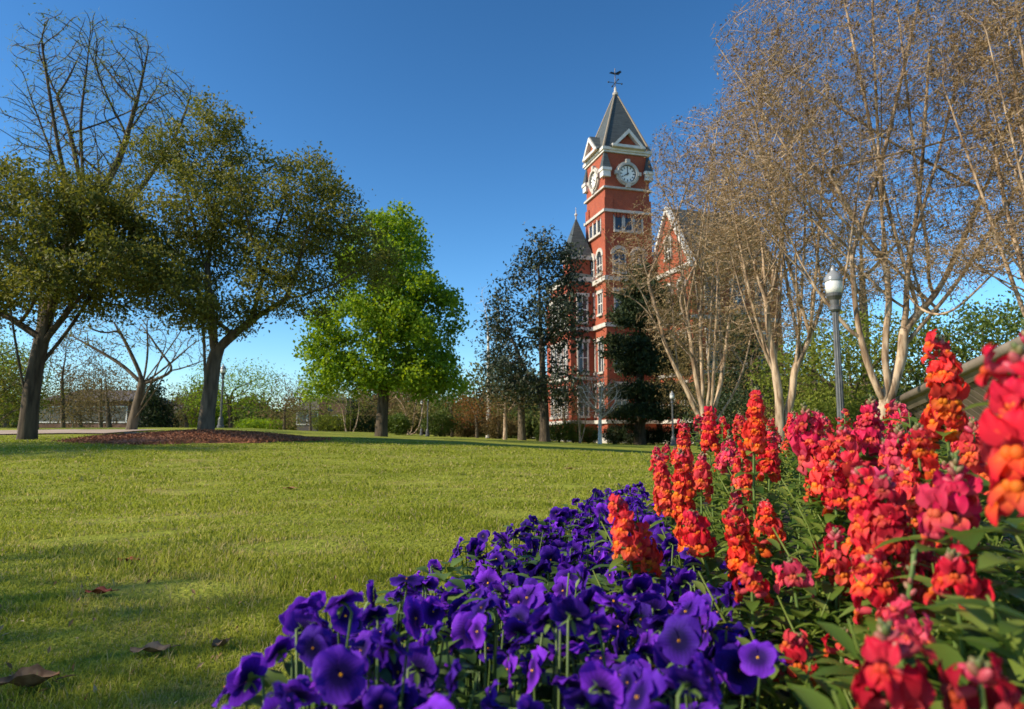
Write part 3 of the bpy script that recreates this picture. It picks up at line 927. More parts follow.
tree('bare_tree', 'very tall bare tree with upright dark branches behind the left oaks', 'tree',
     [[(28, 430), (33, 380), (50, 300), (84, 200)], [(84, 200), (70, 130), (50, 80), (35, 45)], [(84, 200), (80, 120), (88, 60), (90, 30)], [(78, 232), (120, 160), (140, 90), (150, 40)], [(62, 268), (140, 190), (175, 140), (195, 85)], [(80, 220), (50, 150), (28, 90)]],
     [(60, 75, 40, 62, 2.5), (95, 65, 35, 58, 2.5), (140, 90, 32, 66, 2.5), (175, 125, 32, 55, 2.5), (45, 140, 35, 50, 2.5), (120, 160, 60, 50, 2.5)], 27, .30, tip=.019, n=2200, step=.26, kill=.28, bark='bark_dark', leaf='leaf_spring', k=4, spread=.22, size=.11, seed=13, extra=16, wig=.03, sprig=(2, .4, .04), leafr=.022, keep=.16, jitter=.14, lift=.45)
tree('young_bare_tree', 'small spreading bare tree between the two left oaks', 'tree',
     [[(131, 430), (136, 405), (143, 384)], [(143, 384), (120, 362), (88, 345), (62, 330)], [(143, 384), (150, 350), (146, 320)], [(143, 384), (165, 375), (190, 365), (212, 358)], [(143, 384), (128, 345), (112, 318)], [(143, 384), (172, 345), (185, 325)]],
     [(135, 335, 72, 24, 1.6), (90, 340, 35, 20, 1.2), (190, 350, 28, 18, 1.2)], 25, .17, tip=.014, n=800, step=.22, kill=.3, bark='bark_grey', leaf='leaf_oak', k=4, spread=.2, size=.10, seed=14, leafr=.018, keep=.4, lift=.1, extra=6, wig=.04, sprig=(2, .25, .05))
tree('lime_tree', 'bright lime green leafy tree at the middle of the lawn edge', 'tree',
     [[(381, 440), (382, 415), (384, 392)], [(384, 392), (383, 340), (380, 280), (378, 235)], [(384, 395), (405, 375), (432, 360)], [(384, 392), (355, 370), (335, 350)], [(383, 340), (415, 310), (440, 290)], [(381, 320), (350, 290), (340, 270)]],
     [(385, 265, 52, 52, 3.2), (370, 330, 62, 48, 3.6), (415, 320, 52, 56, 3.4), (345, 365, 42, 28, 2.6), (400, 375, 66, 22, 3.2), (395, 228, 28, 24, 2.0), (440, 350, 30, 46, 2.4), (325, 368, 30, 24, 2.2), (335, 325, 30, 32, 2.4), (318, 392, 16, 10, 1.2), (430, 385, 40, 18, 2.4)], 38, .32, tip=.014, n=1700, step=.4, kill=.46, bark='bark_dark', leaf='leaf_lime', k=42, spread=.3, size=.2, asp=.75, seed=15, leafr=.04, gap=.18, gscale=1.8)
tree('magnolia_tree', 'dark glossy magnolia standing left of the brick hall', 'tree',
     [[(545, 443), (544, 400), (541, 340), (538, 250)], [(543, 400), (520, 360), (505, 320)], [(541, 350), (565, 310), (570, 280)]],
     [(540, 262, 28, 32, 2.6), (522, 310, 38, 45, 3.2), (556, 320, 34, 55, 3.2), (510, 365, 34, 38, 3.0), (545, 385, 45, 24, 3.0), (565, 275, 22, 34, 2.0)], 50, .34, tip=.02, n=1000, step=.55, kill=.6, bark='bark_dark', leaf='leaf_magnolia', k=28, spread=.5, size=.30, asp=.5, seed=16, leafr=.05, flare=1.3, gap=.28, gscale=2)
tree('magnolia_tree', 'slim dark evergreen just left of the glossy magnolia', 'tree', [[(522, 443), (521, 400), (519, 340)]],
     [(495, 355, 18, 42, 2.0), (515, 380, 24, 30, 2.2), (490, 395, 16, 20, 1.8)], 55, .3, tip=.02, n=220, step=.55, kill=.6, bark='bark_grey', leaf='leaf_magnolia', k=18, spread=.42, size=.28, seed=17, leafr=.05)
# cedar with flat tiers before the hall
ced_l = [[(640, 448), (640, 400), (641, 340), (640, 262)]]
ced_c = [(641, 275, 14, 12, 1.0)]
for i, (x0, x1, y) in enumerate(((615, 668, 292), (605, 680, 318), (600, 690, 342), (612, 705, 366), (604, 718, 392), (600, 700, 412), (618, 690, 305), (604, 700, 354))):
    ced_l += [[(640, y), (x0 + 8, y + 3, -1)], [(640, y), (x1 - 8, y + 4, -1.5)], [(640, y), (640 + 12, y + 5, -3)]]
    ced_c += [((x0 + x1) / 2, y, (x1 - x0) / 2, 10, 3.0, -.6)]
tree('cedar_tree', 'dark layered cedar in front of the brick hall', 'tree', ced_l, ced_c, 56, .45, tip=.02, n=1300, step=.5, kill=.5, bark='bark_dark', leaf='leaf_cedar', k=40, spread=.45, size=.42, asp=.3, seed=18, leafr=.05, flat=.45, flare=1.2)
tree('young_bare_tree', 'little pale bare tree on the grass before the brick hall', 'tree', [[(600, 446), (600, 425), (600, 408)]],
     [(600, 395, 25, 22, 1.2), (600, 410, 18, 10, 1.0)], 42, .12, tip=.022, n=800, step=.28, kill=.3, bark='bark_pale', seed=19, lift=.15, leaf='seed', k=2, spread=.15, size=.08, leafr=.02, keep=.15, sprig=(4, .5, .06))

# ---------------------------------------------------------------- crape myrtles on the right
G = 'bare crape myrtles behind the flower bed'
KW = dict(bark='bark_tan', leaf='seed', group=G, jitter=.28, lift=.2, gap=.12, gscale=.55, flare=1.1, taper=.66, extra=22, wig=.035, sprig=(3, .17, .055))
tree('crape_myrtle', 'biggest crape myrtle with thick tan trunks right of the lamp post', 'tree',
     [[(884, 470), (882, 400), (866, 360), (855, 325), (854, 273), (847, 220), (830, 150)], [(886, 400), (888, 362), (888, 300), (887, 250), (878, 190), (868, 130), (862, 50)],
      [(889, 405), (903, 355), (905, 309), (909, 255), (920, 200), (925, 120), (930, 40)], [(905, 330), (930, 308), (950, 270), (965, 235), (990, 180), (1010, 120)], [(858, 340), (832, 310), (812, 280), (770, 240), (740, 190)], [(887, 270), (862, 230), (820, 160), (800, 90)], [(905, 290), (940, 330, -1), (985, 280, -1), (1030, 240, -1)]],
     [(880, 80, 90, 100, 1.8), (960, 100, 80, 110, 1.8), (800, 110, 80, 90, 1.5), (1020, 170, 60, 110, 1.5), (860, 190, 110, 60, 1.6), (950, 230, 70, 50, 1.5), (760, 190, 50, 60, 1.2), (880, -40, 120, 70, 1.8), (765, 50, 55, 60, 1.4), (1000, 20, 80, 70, 1.5), (900, 275, 90, 30, 1.5)],
     11.8, .115, tip=.0052, n=13000, step=.10, kill=.105, k=2, spread=.05, size=.055, seed=21, leafr=.0075, keep=.7, **KW)
tree('crape_myrtle', 'crape myrtle with two pale trunks just left of the lamp post', 'tree',
     [[(781, 460), (780, 410), (776, 370), (768, 330), (765, 280), (760, 220), (750, 160)], [(784, 458), (788, 410), (795, 372), (800, 330), (803, 270), (806, 210), (800, 140)], [(777, 375), (758, 340), (742, 300), (728, 240)], [(797, 365), (815, 330), (828, 280), (836, 230)], [(767, 310), (780, 260), (785, 200)], [(766, 300), (748, 250), (738, 200)]],
     [(775, 160, 75, 80, 1.9), (740, 210, 55, 70, 1.6), (820, 190, 55, 80, 1.7), (770, 90, 55, 50, 1.5), (780, 250, 70, 40, 1.6), (785, 310, 60, 34, 1.4)],
     15, .125, tip=.0066, n=9500, step=.125, kill=.13, k=2, spread=.06, size=.065, seed=22, leafr=.0095, keep=.7, **KW)
tree('crape_myrtle', 'leftmost crape myrtle, many slender stems fanning before the hall', 'tree',
     [[(708, 450), (706, 425), (697, 385), (690, 340), (688, 280), (684, 220)], [(705, 428), (682, 385), (664, 340), (650, 310), (625, 290), (598, 292)], [(664, 338), (650, 290), (640, 245), (628, 215)], [(707, 420), (708, 360), (712, 300), (714, 230), (716, 170)], [(708, 425), (722, 380), (728, 330), (735, 270), (740, 210)], [(709, 430), (735, 395), (748, 355), (756, 300)], [(703, 400), (700, 330), (702, 260), (700, 200)], [(690, 330), (672, 280), (660, 240)]],
     [(690, 205, 50, 65, 2.0), (735, 200, 45, 65, 2.0), (650, 250, 42, 45, 1.8), (618, 275, 26, 22, 1.2), (715, 150, 50, 50, 1.8), (680, 160, 36, 45, 1.4), (700, 270, 60, 35, 2.0), (745, 290, 30, 50, 1.6), (705, 330, 52, 36, 1.6), (665, 320, 30, 25, 1.3)],
     20, .13, tip=.0085, n=9500, step=.15, kill=.165, k=2, spread=.08, size=.08, seed=23, leafr=.0125, keep=.75, **KW)
tree('crape_myrtle', 'crape myrtle with dark drooping twigs at the right picture edge', 'tree',
     [[(1085, 470), (1080, 380), (1065, 300), (1050, 220), (1040, 130)], [(1075, 340), (1040, 290), (1005, 262), (960, 262)], [(1060, 280), (1030, 210), (1000, 140), (985, 80)], [(1050, 220), (1020, 130), (1010, 40)]],
     [(1010, 110, 50, 100, 1.4), (1020, 230, 60, 50, 1.4), (1000, 30, 60, 60, 1.4), (965, 260, 40, 20, .9), (1080, 130, 60, 140, 1.4)],
     10, .12, tip=.0045, n=4500, step=.095, kill=.10, k=4, spread=.05, size=.045, seed=24, leafr=.0065, keep=1, **KW)

# green growth behind the crape myrtles
tree('leafy_tree', 'yellow green leafy tree behind the lamp post and crape myrtles', 'tree', [[(850, 450), (852, 400), (848, 350)], [(850, 390), (890, 350)], [(850, 400), (805, 365)]],
     [(850, 345, 55, 40, 3), (800, 375, 45, 40, 3), (900, 360, 40, 50, 3), (850, 410, 90, 35, 3)], 27, .2, n=700, step=.32, kill=.36, leaf='leaf_spring', k=18, spread=.3, size=.14, asp=.6, seed=31, leafr=.03)
tree('leafy_tree', 'dark green leafy tree behind the brown slatted roof', 'tree', [[(985, 450), (985, 390), (982, 330)], [(984, 380), (940, 330)], [(984, 370), (1030, 330)]],
     [(985, 335, 60, 34, 3), (940, 345, 40, 40, 3), (1040, 330, 60, 45, 3), (980, 380, 70, 40, 3)], 25, .24, n=700, step=.32, kill=.36, leaf='leaf_green', k=18, spread=.3, size=.14, asp=.6, seed=32, leafr=.03)
tree('leafy_tree', 'tall thin pale green tree seen through the crape myrtle twigs', 'tree', [[(868, 445), (866, 360), (862, 280), (860, 220)], [(864, 300), (830, 250)], [(862, 280), (900, 240)]],
     [(850, 215, 55, 32, 3), (800, 240, 45, 35, 3), (910, 225, 50, 35, 3), (860, 270, 70, 30, 3)], 40, .3, tip=.014, n=420, step=.5, kill=.55, leaf='leaf_straw', k=8, spread=.5, size=.16, seed=33, leafr=.03)
tree('small_tree', 'olive brown thin tree between the hall and the crape myrtles', 'tree', [[(755, 450), (755, 410), (750, 370)]],
     [(750, 355, 42, 42, 2.5), (735, 400, 40, 30, 2.5)], 36, .14, n=320, step=.36, kill=.42, leaf='leaf_straw', k=7, spread=.35, size=.13, seed=34, leafr=.03)

# ---------------------------------------------------------------- far row beyond the lawn
def far_tree(label, x, Y, crown, leaf, k=10, size=.22, seed=1, bark='bark_grey', r=.14, n=420, stems=1, name='small_tree', keep=1.0, spread=.4, base=446):
    crown = [(c[0], c[1] - 6, c[2] * 1.1, c[3] * 1.25, c[4]) for c in crown]
    top = min(c[1] for c in crown)
    ln = [[(x, base), (x + 1, (base + top) / 2 + 10), (x, top + 8)]]
    for s in range(1, stems):
        ln.append([(x + s * 2, base - 3), (x + s * 6 - 6, (base + top) / 2 + 8), (x + s * 9 - 12, top + 6)])
    st = Y * .011
    return tree(name, label, 'tree', ln, crown, Y, r, tip=.014, n=n, step=st, kill=st * 1.15, bark=bark, leaf=leaf, k=int(k * 3), spread=spread, size=size * .68, seed=seed, leafr=.034, keep=keep, flare=1.1)


tree('cedar_tree', 'dark evergreen standing behind the leftmost crape myrtle', 'tree', [[(742, 452), (742, 400), (740, 320)], [(742, 380), (720, 372)], [(742, 380), (768, 370)]],
     [(738, 350, 24, 40, 2.4), (732, 400, 34, 30, 2.6), (765, 395, 28, 34, 2.4), (705, 405, 22, 26, 2.0)], 48, .3, tip=.02, n=500, step=.5, kill=.55, bark='bark_dark', leaf='leaf_cedar', k=34, spread=.45, size=.4, asp=.35, seed=35, leafr=.05, flare=1.1, gap=.2, gscale=2)
tree('small_tree', 'straw brown thin tree right of the lamp post before the hall', 'tree', [[(815, 452), (815, 400), (812, 330)]],
     [(850, 270, 40, 40, 2.5), (812, 330, 50, 50, 2.5), (800, 280, 40, 40, 2.5), (830, 380, 50, 36, 2.5)], 38, .16, n=1200, step=.36, kill=.38, leaf='leaf_straw', k=8, spread=.35, size=.14, seed=36, leafr=.03, sprig=(2, .4, .04))
tree('small_tree', 'straw brown thin tree close before the gabled wing of the hall', 'tree', [[(698, 452), (698, 400), (697, 330)]],
     [(695, 320, 40, 60, 2.5), (715, 270, 36, 44, 2.5), (690, 385, 36, 34, 2.5), (735, 250, 40, 40, 2.5)], 42, .16, n=1500, step=.34, kill=.36, leaf='leaf_straw', k=9, spread=.35, size=.15, seed=37, leafr=.03, sprig=(3, .5, .04))



far_tree('spreading green tree right of the mulched oak trunk', 230, 42, [(226, 394, 42, 20, 2.4), (255, 388, 24, 16, 2), (205, 402, 24, 14, 2), (262, 405, 20, 12, 1.6)], 'leaf_lime', 10, .19, 41, 'bark_dark', n=480, stems=2)
far_tree('pale olive tree left of the lime green tree', 284, 60, [(286, 408, 24, 22, 2.5), (300, 415, 14, 14, 2)], 'leaf_straw', 10, .24, 42)
far_tree('yellow green multi stemmed tree left of the lime tree trunk', 345, 58, [(345, 402, 26, 16, 2.4), (330, 412, 20, 12, 2)], 'leaf_spring', 8, .2, 43, 'bark_tan', .1, stems=4)
far_tree('straw coloured thin tree right of the lime tree trunk', 408, 56, [(410, 405, 28, 20, 2.5)], 'leaf_straw', 7, .2, 44, 'bark_tan', .1, stems=4)
far_tree('dark green bushy tree behind the far post lamps', 452, 60, [(450, 408, 22, 24, 2.5), (460, 420, 18, 14, 2)], 'leaf_green', 12, .26, 45)
far_tree('russet leaved small tree left of the magnolia', 477, 56, [(475, 414, 24, 15, 2.2)], 'leaf_russet', 12, .22, 46)
far_tree('thin yellowing tree at the foot of the magnolia', 505, 52, [(508, 402, 26, 16, 2.2)], 'leaf_straw', 8, .2, 47, 'bark_tan', .16)
far_tree('russet twiggy small tree at the left corner of the hall', 580, 52, [(577, 405, 18, 18, 1.8), (566, 418, 16, 14, 1.5)], 'leaf_russet', 7, .16, 48, 'bark_tan', .1, stems=3)
far_tree('bare grey tree rising behind the dark evergreen', 488, 70, [(486, 318, 14, 26, 3), (492, 350, 14, 30, 3)], 'leaf_straw', 2, .2, 49, 'bark_pale', .22, n=260, keep=.2)
far_tree('green leafy tree behind the massive oak trunk', 5, 40, [(2, 390, 34, 34, 3), (-25, 380, 30, 40, 3)], 'leaf_lime', 12, .22, 50)
far_tree('olive thin tree behind the massive oak trunk', 62, 44, [(62, 372, 36, 40, 3), (92, 385, 30, 34, 3)], 'leaf_straw', 6, .2, 51, n=320)
far_tree('brownish bare tree before the low far buildings', 100, 50, [(100, 395, 26, 26, 2.5)], 'leaf_straw', 4, .2, 52, n=260)
far_tree('thin olive tree at the left end of the hall hedge', 565, 60, [(562, 412, 18, 14, 2)], 'leaf_straw', 8, .2, 53)

far_tree('straw brown thin tree left of the small bare tree', 108, 40, [(112, 400, 26, 26, 2.2), (90, 412, 22, 18, 2)], 'leaf_straw', 8, .18, 55, n=420)
far_tree('olive brown bushy tree between the small bare tree and the mulched oak', 186, 46, [(184, 412, 18, 18, 2), (172, 420, 14, 12, 1.6)], 'leaf_straw', 10, .2, 56, n=300)
far_tree('green brown tree filling the left edge of the lawn', -20, 30, [(-10, 385, 34, 36, 2.2), (15, 405, 26, 24, 2)], 'leaf_oak', 12, .16, 57, n=420)

for q, (x, Y, cr, lf, lab) in enumerate((
        (310, 66, [(312, 402, 22, 24, 2.5), (300, 416, 18, 16, 2)], 'leaf_spring', 'yellow green tree beside the far brick pillar'),
        (378, 68, [(372, 404, 24, 20, 2.5), (392, 410, 20, 18, 2)], 'leaf_straw', 'straw brown tree directly behind the lime tree trunk'),
        (436, 70, [(432, 398, 20, 26, 2.6), (448, 410, 18, 18, 2)], 'leaf_spring', 'olive yellow tree behind the far post lamps'),
        (498, 66, [(494, 396, 18, 24, 2.4), (510, 408, 18, 20, 2)], 'leaf_green', 'green tree behind the foot of the slim dark evergreen'),
        (80, 52, [(78, 404, 26, 26, 2.4), (60, 416, 18, 16, 2)], 'leaf_straw', 'straw brown tree hiding the long low building'),
        (204, 50, [(200, 414, 18, 18, 2)], 'leaf_green', 'dark green tree just left of the mulched oak trunk'))):
    far_tree(lab, x, Y, cr, lf, 11, .2, 110 + q, n=520)

# conical evergreen
tree('conical_evergreen', 'dark cone shaped evergreen behind the small bare tree', 'tree', [[(155, 436), (155, 410), (155, 388)]],
     [(155, 420, 20, 16, 1.3), (154, 404, 16, 14, 1.1), (154, 390, 9, 10, .7)], 40, .15, tip=.015, n=320, step=.3, kill=.3, bark='bark_dark', leaf='leaf_cedar', k=26, spread=.2, size=.2, asp=.4, seed=54, leafr=.05, flare=1.1)


# shrubs: a mound of leaves on a few twigs
def shrub(label, x, Y, w, h, leaf, seed, group=None, nl=1500, size=.12):
    rng = np.random.default_rng(seed)
    b = gpt(x, Y)
    root = thing('shrub', label, 'shrub', b, 0, group)
    q = rng.normal(0, 1, (nl, 3)); q /= np.linalg.norm(q, axis=1)[:, None]
    q *= rng.uniform(.55, 1.0, nl)[:, None] * (1 + .15 * np.sin(q[:, :1] * 5 + seed) + .12 * np.sin(q[:, 1:2] * 7))
    C = np.stack([q[:, 0] * w / 2, q[:, 1] * w / 2, h * .5 + q[:, 2] * h * .5], -1)
    V, Fq, var = leaves_np(C, 3, .07, size, rng, .55, .4)
    link('foliage', mesh_np('foliage', V, [Fq], False, {'var': var}, [M[leaf]]), root)
    mb = MB()
    for i in range(7):
        a = rng.uniform(0, 6.28); e = np.array([math.cos(a) * w * .3, math.sin(a) * w * .3, h * .75])
        mb.tube([(0, 0, -.05), e * .5 + [0, 0, .1], e], [.04, .025, .01], 5)
    mb.build('stems', M['bark_grey'], root, smooth=True)


HG = 'clipped shrubs along the foot of the brick hall'
for i, x in enumerate((546, 559, 573, 588, 614, 630, 652, 668, 684, 700, 716)):
    shrub('round green shrub in the row at the foot of the brick hall', x, 57.5 - (i % 3) * .5, 2.2 + .3 * (i % 2), 1.35 + .25 * ((i * 7) % 3), 'leaf_hedge' if i > 3 else 'leaf_green', 60 + i, HG)
for i, (x, Y, w, h, lf, lab) in enumerate(((262, 62, 4.0, 1.3, 'leaf_lime', 'wide low lime green shrub beside the far brick pillar'), (335, 60, 3.5, 1.6, 'leaf_spring', 'yellow green low shrub left of the lime tree trunk'),
                                           (398, 52, 2.2, 1.5, 'leaf_green', 'green shrub just right of the lime tree trunk'), (440, 58, 3.0, 2.0, 'leaf_green', 'dark green shrub below the far post lamps'),
                                           (500, 60, 4.0, 2.0, 'leaf_straw', 'straw brown low shrub right of the far post lamps'), (205, 48, 2.5, 2.2, 'leaf_lime', 'bright yellow green shrub peeping left of the mulched oak trunk'), (468, 62, 3, 1.8, 'leaf_straw', 'straw coloured shrub under the russet tree'))):
    shrub(lab, x, Y, w, h, lf, 80 + i, None, 1500, .16)
for i, (x, Y, w, h, lf, lab) in enumerate(((735, 30, 4, 2.6, 'leaf_hedge', 'dark shrub behind the leftmost crape myrtle'), (830, 24, 4.0, 2.0, 'leaf_spring', 'yellow green shrub behind the lamp post foot'), (905, 22, 3.5, 2.0, 'leaf_green', 'green shrub behind the biggest crape myrtle'), (775, 28, 3.5, 1.8, 'leaf_straw', 'straw brown shrub behind the two pale trunks'), (960, 20, 4, 2.4, 'leaf_hedge', 'dark green shrub behind the low slatted roof'))):
    shrub(lab, x, Y, w, h, lf, 95 + i, None, 2200, .12)


# distant woods that read as one mass
def woods():
    rng = np.random.default_rng(9)
    C = []
    for i in range(420):
        x = rng.uniform(-150, 190); Y = rng.uniform(115, 165)
        if i > 250: Y = rng.uniform(92, 118)
        h = rng.uniform(6, 12) * (.95 if x < -25 else 1.35); w = rng.uniform(3, 6)
        if i > 250: h *= .42
        q = rng.normal(0, 1, (150, 3)); q /= np.linalg.norm(q, axis=1)[:, None]; q *= rng.uniform(.5, 1, (150, 1))
        C.append(np.array([x, Y, h * .46]) + q * np.array([w, w, h * .5]))
    tv = np.repeat(rng.uniform(0, 1, len(C)), 150)
    C = np.concatenate(C)
    V, Fq, var = leaves_np(C, 7, .5, .7, rng, .6, .3)
    var = np.clip(.7 * np.repeat(tv, 28) + .3 * var, 0, 1)
    m = leaf_mat('far_wood_leaves', [(.03, .05, .016), (.09, .11, .025), (.15, .15, .04), (.16, .11, .05), (.17, .085, .035)], .3, .8, .1)
    link('distant_woods', mesh_np('distant_woods', V, [Fq], False, {'var': var}, [m]), kind='stuff')


woods()


# ---------------------------------------------------------------- far buildings
def low_building(label, x0, x1, Y, H, roof_h, m, nwin=6, name='low_building', depth=10, flat=False):
    a = gpt(x0, Y); b = gpt(x1, Y); w = b[0] - a[0]
    root = thing(name, label, 'building', (a[0], Y, min(a[2], b[2]) - .3))
    k = MB(); k.box(0, w, 0, depth, 0, H); k.build('wall', m, root)
    if flat:
        k = MB(); k.box(-.2, w + .2, -.2, depth + .2, H + .002, H + .4); k.build('parapet', M['far_roof'], root)
    else:
        k = MB()
        k.add([(-.5, -.6, H), (w + .5, -.6, H), (w + .5, depth + .6, H), (-.5, depth + .6, H), (-.5 + roof_h, depth / 2, H + roof_h), (w + .5 - roof_h, depth / 2, H + roof_h)], [(0, 1, 5, 4), (2, 3, 4, 5)], [(1, 2, 5), (3, 0, 4)])
        k.build('roof', M['far_roof'], root)
    for i in range(nwin):
        c = w * (i + .5) / nwin
        f = MB(); f.box(c - .7, c + .7, -.06, -.001, 1.4, 1.52); f.box(c - .7, c + .7, -.06, -.001, 3.0, 3.12); f.box(c - .7, c - .58, -.061, -.002, 1.521, 2.999); f.box(c + .58, c + .7, -.061, -.002, 1.521, 2.999)
        wn = f.build('window', M['white'], root)
        p = MB(); p.box(c - .579, c + .579, -.03, -.003, 1.522, 2.998); p.build('pane', M['glass'], wn)


low_building('long low brick building far behind the small bare tree', 40, 128, 72, 3.6, 1.5, M['shop'], 7)
low_building('small far brick building right of the cone shaped evergreen', 150, 200, 95, 3.2, 1.4, M['shop'], 3, depth=8)
low_building('far dark roofed hut beyond the pale olive tree', 298, 318, 85, 3.2, 1.5, M['far_roof'], 2, name='hut', depth=6)
low_building('far brick building seen between the pale olive and lime trees', 318, 345, 100, 5.2, 2, M['shop'], 2, name='brick_building', depth=8, flat=True)


def pillar():
    b = gpt(324, 62)
    root = thing('brick_pillar', 'slim far brick pillar with a pale cap left of the lime tree', 'pillar', b)
    k = MB(); k.box(-.3, .3, -.3, .3, -.1, 3.0); k.build('shaft', M['shop'], root)
    k = MB(); k.box(-.4, .4, -.4, .4, 3.002, 3.2); k.build('cap', M['stone'], root)


pillar()
# grey drain box on the mulch, left of the oak
b = gpt(140, 17.5)
ub = thing('utility_box', 'small grey box at the left end of the mulch ring', 'box', b)
k = MB(); k.box(-.22, .22, -.15, .15, -.02, .16); k.build('body', M['lamp_metal'], ub)
k = MB(); k.box(-.24, .24, -.17, .17, .161, .185); k.build('lid', M['lamp_metal'], ub)

# unseen oaks left of the frame, the near one added for its shade; their shadows reach into it
def side_oak(label, x, y, h, r, n, seed):
    rw = ([[(x, y, 0), (x + .1, y, h * .25), (x + .2, y + .1, h * .45)], [(x + .2, y + .1, h * .45), (x + .9, y + .6, h * .8)], [(x + .2, y + .1, h * .45), (x - .9, y - .3, h * .8)], [(x + .2, y, h * .45), (x, y - .2, h * .95)]],
          [(x, y, h * .72, r, r, h * .28), (x + r * .5, y + r * .3, h * .62, r * .7, r * .7, h * .2)])
    tree('oak_tree', label, 'tree', None, [], 12, .2, tip=.007, n=n, step=.24, kill=.28, bark='bark_dark', leaf='leaf_oak', k=20, spread=.25, size=.13, seed=seed, leafr=.02, raw=rw, gap=.35, wig=.04)


side_oak('unseen olive oak added behind the view on the left to shade the near grass', -11.5, -1.6, 7.4, 2.2, 1700, 71)  # out of view, added to darken the lower left corner
side_oak('olive oak just outside the left edge beside the massive trunked oak', -22.0, 9.6, 11.5, 3.2, 900, 72)

# ---------------------------------------------------------------- pansies
def petal_mat():
    m = bpy.data.materials.new("violet_pansy_petals"); m.use_nodes = True
    t = m.node_tree; p = t.nodes["Principled BSDF"]; out = t.nodes["Material Output"]
    a = t.nodes.new("ShaderNodeAttribute"); a.attribute_name = 'r'
    r = t.nodes.new("ShaderNodeValToRGB"); el = r.color_ramp.elements
    el[0].position = 0; el[0].color = (.75, .38, .01, 1)
    el[1].position = 1; el[1].color = (.11, .022, .40, 1)
    for pos, c in ((.05, (.6, .3, .01)), (.08, (.012, .004, .05)), (.34, (.015, .005, .08)), (.62, (.07, .014, .28))):
        e = el.new(pos); e.color = (*c, 1)
    t.links.new(a.outputs["Fac"], r.inputs[0])
    oi = t.nodes.new("ShaderNodeObjectInfo")
    h = t.nodes.new("ShaderNodeHueSaturation")
    mr = t.nodes.new("ShaderNodeMapRange"); mr.inputs[3].default_value = .485; mr.inputs[4].default_value = .515
    t.links.new(oi.outputs["Random"], mr.inputs[0]); t.links.new(mr.outputs[0], h.inputs["Hue"])
    mr2 = t.nodes.new("ShaderNodeMapRange"); mr2.inputs[3].default_value = .6; mr2.inputs[4].default_value = 1.9
    t.links.new(oi.outputs["Random"], mr2.inputs[0]); t.links.new(mr2.outputs[0], h.inputs["Value"])
    va = t.nodes.new("ShaderNodeAttribute"); va.attribute_name = 't'
    def mth(op, a_, b_):
        q = t.nodes.new("ShaderNodeMath"); q.operation = op
        for i_, s_ in ((0, a_), (1, b_)):
            if isinstance(s_, float): q.inputs[i_].default_value = s_
            elif s_ is not None: t.links.new(s_, q.inputs[i_])
        return q.outputs[0]
    vs = mth('POWER', mth('ABSOLUTE', mth('SINE', mth('MULTIPLY', va.outputs['Fac'], 13.0), None), None), 6.0)
    fade = mth('SUBTRACT', 1.0, a.outputs['Fac'])
    vm = t.nodes.new("ShaderNodeMixRGB"); vm.inputs[2].default_value = (.012, .004, .06, 1)
    t.links.new(mth('MULTIPLY', vs, fade), vm.inputs[0]); t.links.new(r.outputs[0], vm.inputs[1])
    t.links.new(vm.outputs[0], h.inputs["Color"])
    c = h.outputs[0]
    t.links.new(c, p.inputs["Base Color"]); p.inputs["Roughness"].default_value = .65; p.inputs["Specular IOR Level"].default_value = .1
    p.inputs["Sheen Weight"].default_value = 0
    p.inputs["Sheen Tint"].default_value = (.5, .4, 1, 1)
    n = t.nodes.new("ShaderNodeTexNoise"); n.inputs["Scale"].default_value = 260; tc = t.nodes.new("ShaderNodeTexCoord"); t.links.new(tc.outputs["Object"], n.inputs["Vector"])
    bu = t.nodes.new("ShaderNodeBump"); bu.inputs["Strength"].default_value = .25; bu.inputs["Distance"].default_value = .001
    t.links.new(n.outputs[0], bu.inputs["Height"]); t.links.new(bu.outputs[0], p.inputs["Normal"])
    tr = t.nodes.new("ShaderNodeBsdfTranslucent"); t.links.new(c, tr.inputs[0])
    mix = t.nodes.new("ShaderNodeMixShader"); mix.inputs[0].default_value = .38
    t.links.new(p.outputs[0], mix.inputs[1]); t.links.new(tr.outputs[0], mix.inputs[2]); t.links.new(mix.outputs[0], out.inputs[0])
    return m


M['pansy'] = petal_mat()
M['pansy_leaf'] = leaf_mat('pansy_leaves', [(.03, .07, .014), (.08, .15, .028), (.16, .24, .06)], .35, .45, .4)
M['stem'] = leaf_mat('green_stems', [(.10, .17, .035), (.13, .2, .05)], .2, .5, .4)


def petal(mb, ang, L, Wd, z0, cup, ruf, rng, n=8, m=9, notch=.0):
    s = np.linspace(0, 1, n); t = np.linspace(-1, 1, m)
    Sg, T = np.meshgrid(s, t, indexing='ij')
    prof = np.sin(np.clip(Sg, 0, 1) ** .72 * math.pi * .80) ** .8 * 1.0
    prof = np.where(Sg > .98, prof, prof)
    w = Wd * np.maximum(prof, .03)
    x = T * w
    y = L * Sg * (1 - .22 * np.abs(T) ** 2.2 * Sg) - notch * L * Sg ** 4 * (1 - np.abs(T)) ** 2
    ph = rng.uniform(0, 6.28)
    z = z0 + cup * Sg ** 2 * L - .18 * L * np.abs(T) ** 2 * Sg + ruf * L * Sg ** 2 * np.sin(T * 4.5 + ph) + .3 * ruf * L * Sg ** 3 * np.sin(T * 9 + 2 * ph)
    ca, sa = math.cos(ang), math.sin(ang)
    V = np.stack([x * ca - y * sa, x * sa + y * ca, z], -1).reshape(-1, 3)
    i = (np.arange(n - 1)[:, None] * m + np.arange(m - 1)[None]).ravel()
    rr = np.clip(np.sqrt(x ** 2 + y ** 2) / .034, 0, 1).ravel() * (1 if True else 0)
    mb.add(V, np.stack([i, i + 1, i + m + 1, i + m], -1), a=rr)
    mb.T = getattr(mb, 'T', []) + [T.ravel()]


